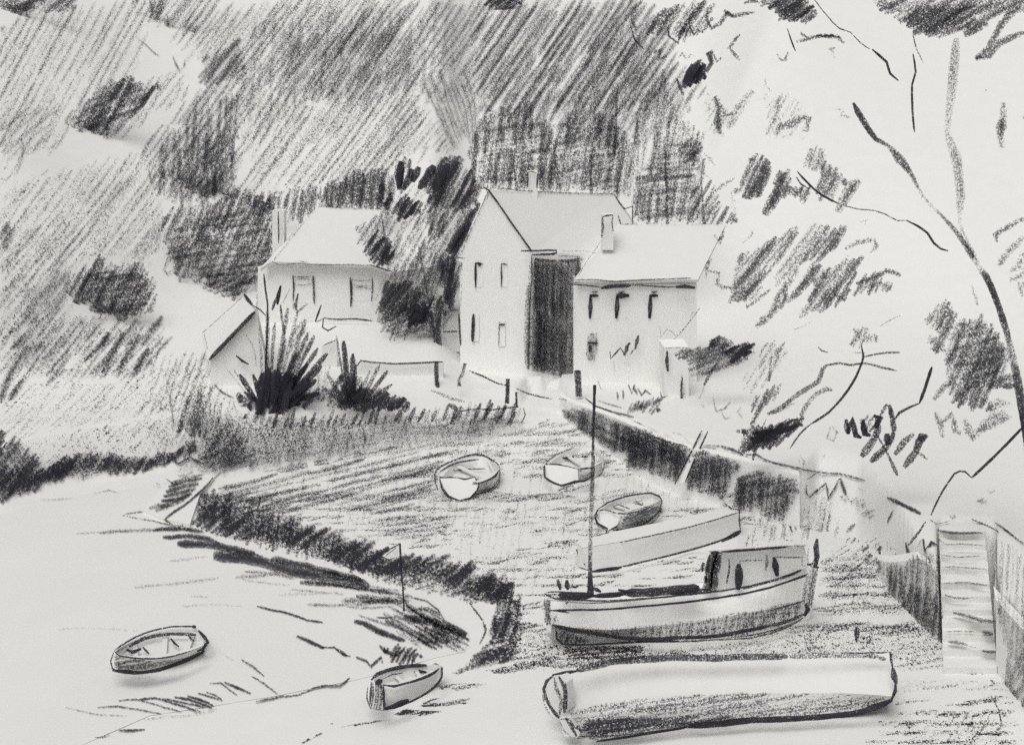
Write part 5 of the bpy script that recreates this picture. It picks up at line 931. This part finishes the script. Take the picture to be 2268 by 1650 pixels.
def hl(mb, p, w, d, near=.985, **kw): tube(mb, [(*a, hullD(*a, near)) for a in T('G', *p)], w, d, wob=.4, edge=.15, **kw)
hl(mb, ((195, 905), (350, 902), (500, 898), (850, 868), (1180, 825), (1400, 778), (1620, 702)), 5.5, .93)
hl(mb, ((185, 905), (240, 910), (290, 918)), 5, .85); hl(mb, ((1400, 905), (1500, 880), (1590, 850)), 4, .75)
S_h = lambda x, y: V(x, y, hullD(x, y, .988)); 
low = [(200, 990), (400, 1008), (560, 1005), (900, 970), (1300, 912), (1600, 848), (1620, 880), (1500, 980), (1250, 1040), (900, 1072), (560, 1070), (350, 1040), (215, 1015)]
hatch(mb, T('G', *low), 80, 9, 10, .60, S_h, jit=4); hatch(mb, T('G', *low), 6, 9, 10, .50, S_h, jit=6, maxlen=120)  # shade below the waterline, hatched onto the hull as dark strokes
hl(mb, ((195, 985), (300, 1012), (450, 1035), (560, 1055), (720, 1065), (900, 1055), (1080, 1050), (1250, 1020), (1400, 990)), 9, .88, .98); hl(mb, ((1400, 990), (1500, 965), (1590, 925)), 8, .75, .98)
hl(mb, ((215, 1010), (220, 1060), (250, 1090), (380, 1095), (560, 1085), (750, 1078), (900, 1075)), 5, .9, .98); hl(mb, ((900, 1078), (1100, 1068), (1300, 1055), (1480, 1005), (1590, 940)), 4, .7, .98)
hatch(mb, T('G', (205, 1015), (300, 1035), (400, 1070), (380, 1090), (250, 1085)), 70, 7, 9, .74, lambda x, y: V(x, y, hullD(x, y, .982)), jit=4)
ribbon(mb, T('G', (215, 930), (205, 975)), 16, .5, lambda x, y: V(x, y, hullD(x, y, .984)))
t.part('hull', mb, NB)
mb = MB(); D0 = hullD(*T1('G', 165, 900), .985)
c = T('G', (142, 842), (182, 855), (188, 985), (150, 975)); mb.prism([V(*p, D0) for p in c], (0, .15, 0)); hatch(mb, c, 86, 6, 8, .8, SD(D0 * .996), jit=4); t.part('stem_post', mb, NB)
mb = MB(); D1 = hullD(*T1('G', 1620, 780), .985); c = T('G', (1618, 665), (1668, 668), (1650, 780), (1625, 910), (1585, 890), (1595, 780)); mb.prism([V(*p, D1) for p in c], (0, .15, 0)); hatch(mb, c, 82, 7, 9, .66, SD(D1 * .996), jit=4)
tube(mb, [(*a, D1 * .995) for a in T('G', (1595, 870), (1612, 900), (1590, 935))], 12, .9); t.part('rudder', mb, NB)
mb = MB(); mb.grid([[v + Vector((0, .1, .0)) for v in N_], [v - Vector((0, .12, 0)) for v in F_]]); 
def dk_(mb, p, w, d, z=1.5, off=.992): tube(mb, [(*a, (CAMH - z) * PW / (a[1] - HZ) * off) for a in T('G', *p)], w, d, wob=.4, edge=.15)
dk_(mb, ((150, 808), (215, 842), (350, 848), (500, 852), (850, 828), (1180, 790), (1400, 745)), 4.5, .8); dk_(mb, ((1250, 785), (1450, 730), (1570, 685)), 7, .7); dk_(mb, ((160, 806), (230, 802), (400, 812)), 4, .8)
for p, w, d in ((((235, 820), (330, 826), (420, 822)), 17, .95), (((420, 826), (520, 820), (600, 812)), 11, .94), (((590, 808), (700, 806), (850, 795), (1010, 780)), 20, .9), (((560, 792), (590, 800), (640, 805)), 9, .92), (((850, 815), (960, 800), (1060, 790)), 9, .85), (((220, 835), (300, 845)), 4, .7)): dk_(mb, p, w, d, 1.45, .988)
for p, w, d in ((((225, 735), (235, 765), (240, 790)), 11, .9), (((275, 738), (278, 765), (282, 790)), 12, .95), (((300, 775), (325, 778), (345, 765)), 5, .85), (((265, 870), (285, 860)), 5, .7), (((1000, 575), (965, 650), (990, 645)), 3, .01)): 
    if d > .1: dk_(mb, p, w, d, 1.5, .988)
t.part('deck', mb, NB)
MD = hullD(*T1('G', 410, 850), .99) + .9
mb = MB(); tube(mb, [(1317, 853, MD, 8, .96), (1316, 900, MD, 7, .93), (1314, 960, MD, 5.5, .85), (1313, 1040, MD, 9, .66), (1309, 1150, MD, 10, .55), (1307, 1230, MD, 10, .62), (1307, 1290, MD, 12, .9), (1308, 1326, MD, 18, .95)], 8, .9, flat=1, taper=1, wob=.3, edge=.15)
tube(mb, [(*a, MD - .1) for a in T('G', (420, 780), (440, 790), (465, 802))], 10, .9)
t.part('mast', mb, NB)
# wheelhouse: real box with roof, posts and glass openings
cb = T('G', (1035, 800), (1600, 660)); wD = hullD(*T1('G', 1200, 800), .985) + .35; wD2 = hullD(*T1('G', 1600, 690), .985) + .25
wDf = lambda x: wD + (wD2 - wD) * (x - T1('G', 1130, 0)[0]) / (T1('G', 1600, 0)[0] - T1('G', 1130, 0)[0])
mb = MB(); q = T('G', (1130, 585), (1590, 548), (1612, 660), (1450, 735), (1250, 800), (1125, 800)); Q = [V(*p, wDf(p[0])) for p in q]; mb.prism(Q, (-.1, .9, -.3))
ql = T('G', (1032, 600), (1130, 585), (1125, 800), (1032, 800)); QL = [V(ql[0][0], ql[0][1], wD + .7), V(*ql[1], wD - .02), V(*ql[2], wD - .02), V(ql[3][0], ql[3][1], wD + .7)]; mb.face(QL)
def wh(mb, p, w, d): tube(mb, [(*a, wDf(a[0]) * .993) for a in T('G', *p)], w, d, wob=.4, edge=.15)
cab = t.part('wheelhouse', mb, NB)
mb = MB(); SWH = lambda x, y: V(x, y, wD * .992)
hatch(mb, T('G', (1065, 590), (1132, 590), (1120, 700), (1100, 795), (1025, 790), (1030, 650), (1060, 640)), 82, 6, 10, .97, SWH, jit=6); d_ = t.part('aft_bulkhead', mb, NB, cab); d_['label'] = 'black hatched aft bulkhead of the wheelhouse'  # dark strokes drawn across the aft bulkhead, no opening cut
mb = MB(); q = T('G', (1110, 572), (1590, 535), (1615, 548), (1130, 590)); mb.prism([V(*p, wDf(p[0]) * .994) for p in q], (-.1, 1.1, -.42)); wh(mb, ((1130, 582), (1260, 572), (1420, 560), (1500, 552)), 6, .84); wh(mb, ((1500, 552), (1560, 548), (1600, 545)), 4, .6); wh(mb, ((1070, 590), (1110, 585), (1135, 590)), 6, .8); t.part('roof', mb, NB, cab)
mb = MB(); wh(mb, ((1172, 620), (1175, 670), (1160, 755)), 6, .66); wh(mb, ((1225, 650), (1228, 720), (1222, 790)), 17, .88)
wh(mb, ((1230, 632), (1300, 628), (1368, 625)), 4, .6); wh(mb, ((1232, 635), (1232, 660)), 4, .6); t.part('window', mb, NB, cab)
mb = MB(); wh(mb, ((1382, 600), (1382, 640), (1376, 685)), 8, .62); wh(mb, ((1422, 612), (1430, 660), (1440, 715)), 15, .93); wh(mb, ((1430, 610), (1510, 612), (1580, 612)), 4, .66); wh(mb, ((1580, 612), (1572, 650), (1600, 665)), 5, .5); wh(mb, ((1465, 720), (1520, 705), (1575, 680)), 7, .8); t.part('window', mb, NB, cab)
mb = MB()
for p, w, d in ((((1660, 510), (1655, 555), (1660, 610), (1650, 668)), 13, .86), (((1660, 600), (1640, 640), (1610, 655)), 6, .7), (((1612, 560), (1608, 600), (1612, 640)), 4, .55), (((1605, 650), (1640, 660), (1670, 668)), 9, .75)): tube(mb, [(*a, D1 * .992) for a in T('G', *p)], w, d)
t.part('stern_post', mb, NB)

# foreground covered hull
t = TH('boat_hull', 'long bare rounded hull with shade-hatched underside and flat oval end, nearest the viewer', 'boat', Vz(*T1('G', 1100, 1545), 0))
up = [(235, 1268, 1.15), (400, 1222, 1.2), (620, 1180, 1.2), (900, 1158, 1.2), (1300, 1150, 1.2), (1800, 1140, 1.2), (2060, 1136, 1.2)]
mid = [(280, 1400, .8), (600, 1345, .86), (1000, 1310, .87), (1400, 1300, .87), (1800, 1290, .88), (2090, 1290, .9)]
lw = [(282, 1462, .62), (500, 1412, .6), (900, 1370, .6), (1300, 1362, .6), (1800, 1362, .62), (2082, 1380, .7)]
bo = [(340, 1600, .02), (600, 1590, .02), (900, 1552, .02), (1300, 1520, .02), (1500, 1512, .02), (1900, 1475, .1), (2075, 1402, .45)]
A_, M_, L_, B_ = [rs(smooth3(zline('G', l)), 34) for l in (up, mid, lw, bo)]
bkl = [Vector((a.x, a.y + .5, .7)) for a in A_]; bkb = [Vector((a.x, a.y + .2, .0)) for a in A_]
mb = MB(); mb.grid([bkb, bkl, A_, L_, B_]); mb.face([A_[0], L_[0], B_[0], bkb[0], bkl[0]]); mb.face([A_[-1], L_[-1], B_[-1], bkb[-1], bkl[-1]])
M_ = [(a + l) / 2 for a, l in zip(A_, L_)]; ALL = np.array([tuple(v) for v in A_ + M_ + L_ + B_]); JX = ALL[:, 0] / (ALL[:, 1] / FOC) * PW + 1134; JY = (CAMH - ALL[:, 2]) / (ALL[:, 1] / FOC) * PW + HZ
def fD(x, y, k=.982): d = (JX - x) ** 2 + (JY - y) ** 2 + 60; w = 1 / d ** 2; return float((w * ALL[:, 1] / FOC).sum() / w.sum()) * k
def fl_(mb, p, w, d, k=.982): tube(mb, [(*a, fD(*a, k)) for a in T('G', *p)], w, d, wob=.7, edge=.2)
SF = lambda x, y: V(x, y, fD(x, y, .985)); SF2 = lambda x, y: V(x, y, fD(x, y, .98))
fl_(mb, ((195, 1262), (250, 1252), (330, 1240)), 9, .85); fl_(mb, ((330, 1238), (400, 1218), (520, 1192), (620, 1180), (750, 1172), (900, 1165), (1100, 1168), (1300, 1160), (1500, 1160)), 16, .74); fl_(mb, ((1500, 1160), (1700, 1155), (1880, 1152), (2000, 1160)), 13, .56); fl_(mb, ((1800, 1142), (1950, 1140), (2060, 1136)), 4, .75); fl_(mb, ((2000, 1165), (2040, 1175)), 12, .6)
fl_(mb, ((2062, 1135), (2072, 1180), (2080, 1225)), 7, .85); fl_(mb, ((2080, 1225), (2085, 1270), (2100, 1310)), 16, .78); fl_(mb, ((2095, 1305), (2092, 1350), (2072, 1398)), 9, .84)
fl_(mb, ((2075, 1400), (1980, 1440), (1850, 1475), (1700, 1492), (1500, 1505), (1300, 1512), (1100, 1535), (950, 1545)), 14, .93); fl_(mb, ((960, 1545), (850, 1565), (700, 1590), (550, 1612), (440, 1628)), 6, .94)
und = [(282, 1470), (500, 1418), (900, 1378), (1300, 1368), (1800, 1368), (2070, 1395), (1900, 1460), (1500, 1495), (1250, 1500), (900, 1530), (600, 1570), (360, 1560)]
hatch(mb, T('G', *und), 8, 10, 10, .58, SF, jit=5, maxlen=140); hatch(mb, T('G', *und), 80, 13, 10, .42, SF, jit=4)  # drawn hatching gives the underside its shade
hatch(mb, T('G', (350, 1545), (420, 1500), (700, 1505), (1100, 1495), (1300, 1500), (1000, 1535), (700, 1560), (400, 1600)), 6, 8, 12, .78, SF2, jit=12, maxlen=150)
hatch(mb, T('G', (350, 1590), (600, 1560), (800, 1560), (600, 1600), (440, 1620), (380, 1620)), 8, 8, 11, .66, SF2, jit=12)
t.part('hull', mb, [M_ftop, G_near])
mb = MB(); DE = fD(*T1('G', 250, 1400), .985)
oval = T('G', (200, 1268), (240, 1275), (268, 1310), (280, 1460), (235, 1500), (185, 1430), (155, 1350), (160, 1310)); mb.prism([V(*p, DE - .05 + (280 - (p[0] - 1145) / .4004) * .003) for p in oval], (.2, .3, 0))
def el(p, w, d): tube(mb, [(*a, DE * .988) for a in T('G', *p)], w, d, wob=.5, edge=.2)
el(((200, 1265), (165, 1295), (148, 1340), (160, 1390), (185, 1440), (215, 1480), (240, 1505)), 8, .8); el(((145, 1350), (150, 1420), (180, 1480), (205, 1510)), 5, .5); el(((205, 1275), (215, 1330), (245, 1400), (235, 1480)), 9, .62); el(((230, 1270), (260, 1320), (268, 1390), (262, 1470)), 10, .72); el(((268, 1300), (275, 1360), (275, 1460)), 4, .75)
t.part('transom', mb, [M_ftop, G_near])
mb = MB(); q = T('G', (235, 1505), (300, 1510), (350, 1570), (340, 1612), (260, 1600)); mb.prism([V(*p, DE * .985) for p in q], (0, .3, 0))
def el2(p, w, d): tube(mb, [(*a, DE * .975) for a in T('G', *p)], w, d, wob=.5, edge=.2)
el2(((240, 1505), (290, 1505), (320, 1550), (350, 1570)), 6, .66); el2(((270, 1500), (310, 1560), (330, 1600)), 9, .72); el2(((235, 1510), (260, 1570), (300, 1605), (370, 1615)), 4, .5); el2(((330, 1540), (355, 1575), (400, 1560)), 9, .7)
t.part('rudder', mb, [M_ftop, G_near])

# marker pole with pennant
t = TH('marker_pole', 'thin pole with a drooping triangular pennant on the weedy mud bank', 'pole', V(895, 1350, gd(895, 1350)))
PD = gd(895, 1350) * .995
mb = MB(); tube(mb, [(886, 1203, PD), (888, 1250, PD), (892, 1300, PD), (895, 1352, PD)], 4.5, .88, flat=1, taper=1); t.part('pole', mb, NB)
mb = MB(); q = T('I', (672, 536), (575, 605), (612, 622), (678, 600)); mb.prism([V(*p, PD) for p in q], (0, .02, 0)); 
for p, w, d in ((((672, 538), (630, 558), (560, 600)), 4, .75), (((600, 535), (640, 540), (672, 536)), 4, .6), (((650, 560), (610, 590), (590, 605)), 3, .7)): tube(mb, [(*a, PD * .996) for a in T('I', *p)], w, d)
t.part('pennant', mb, NB)
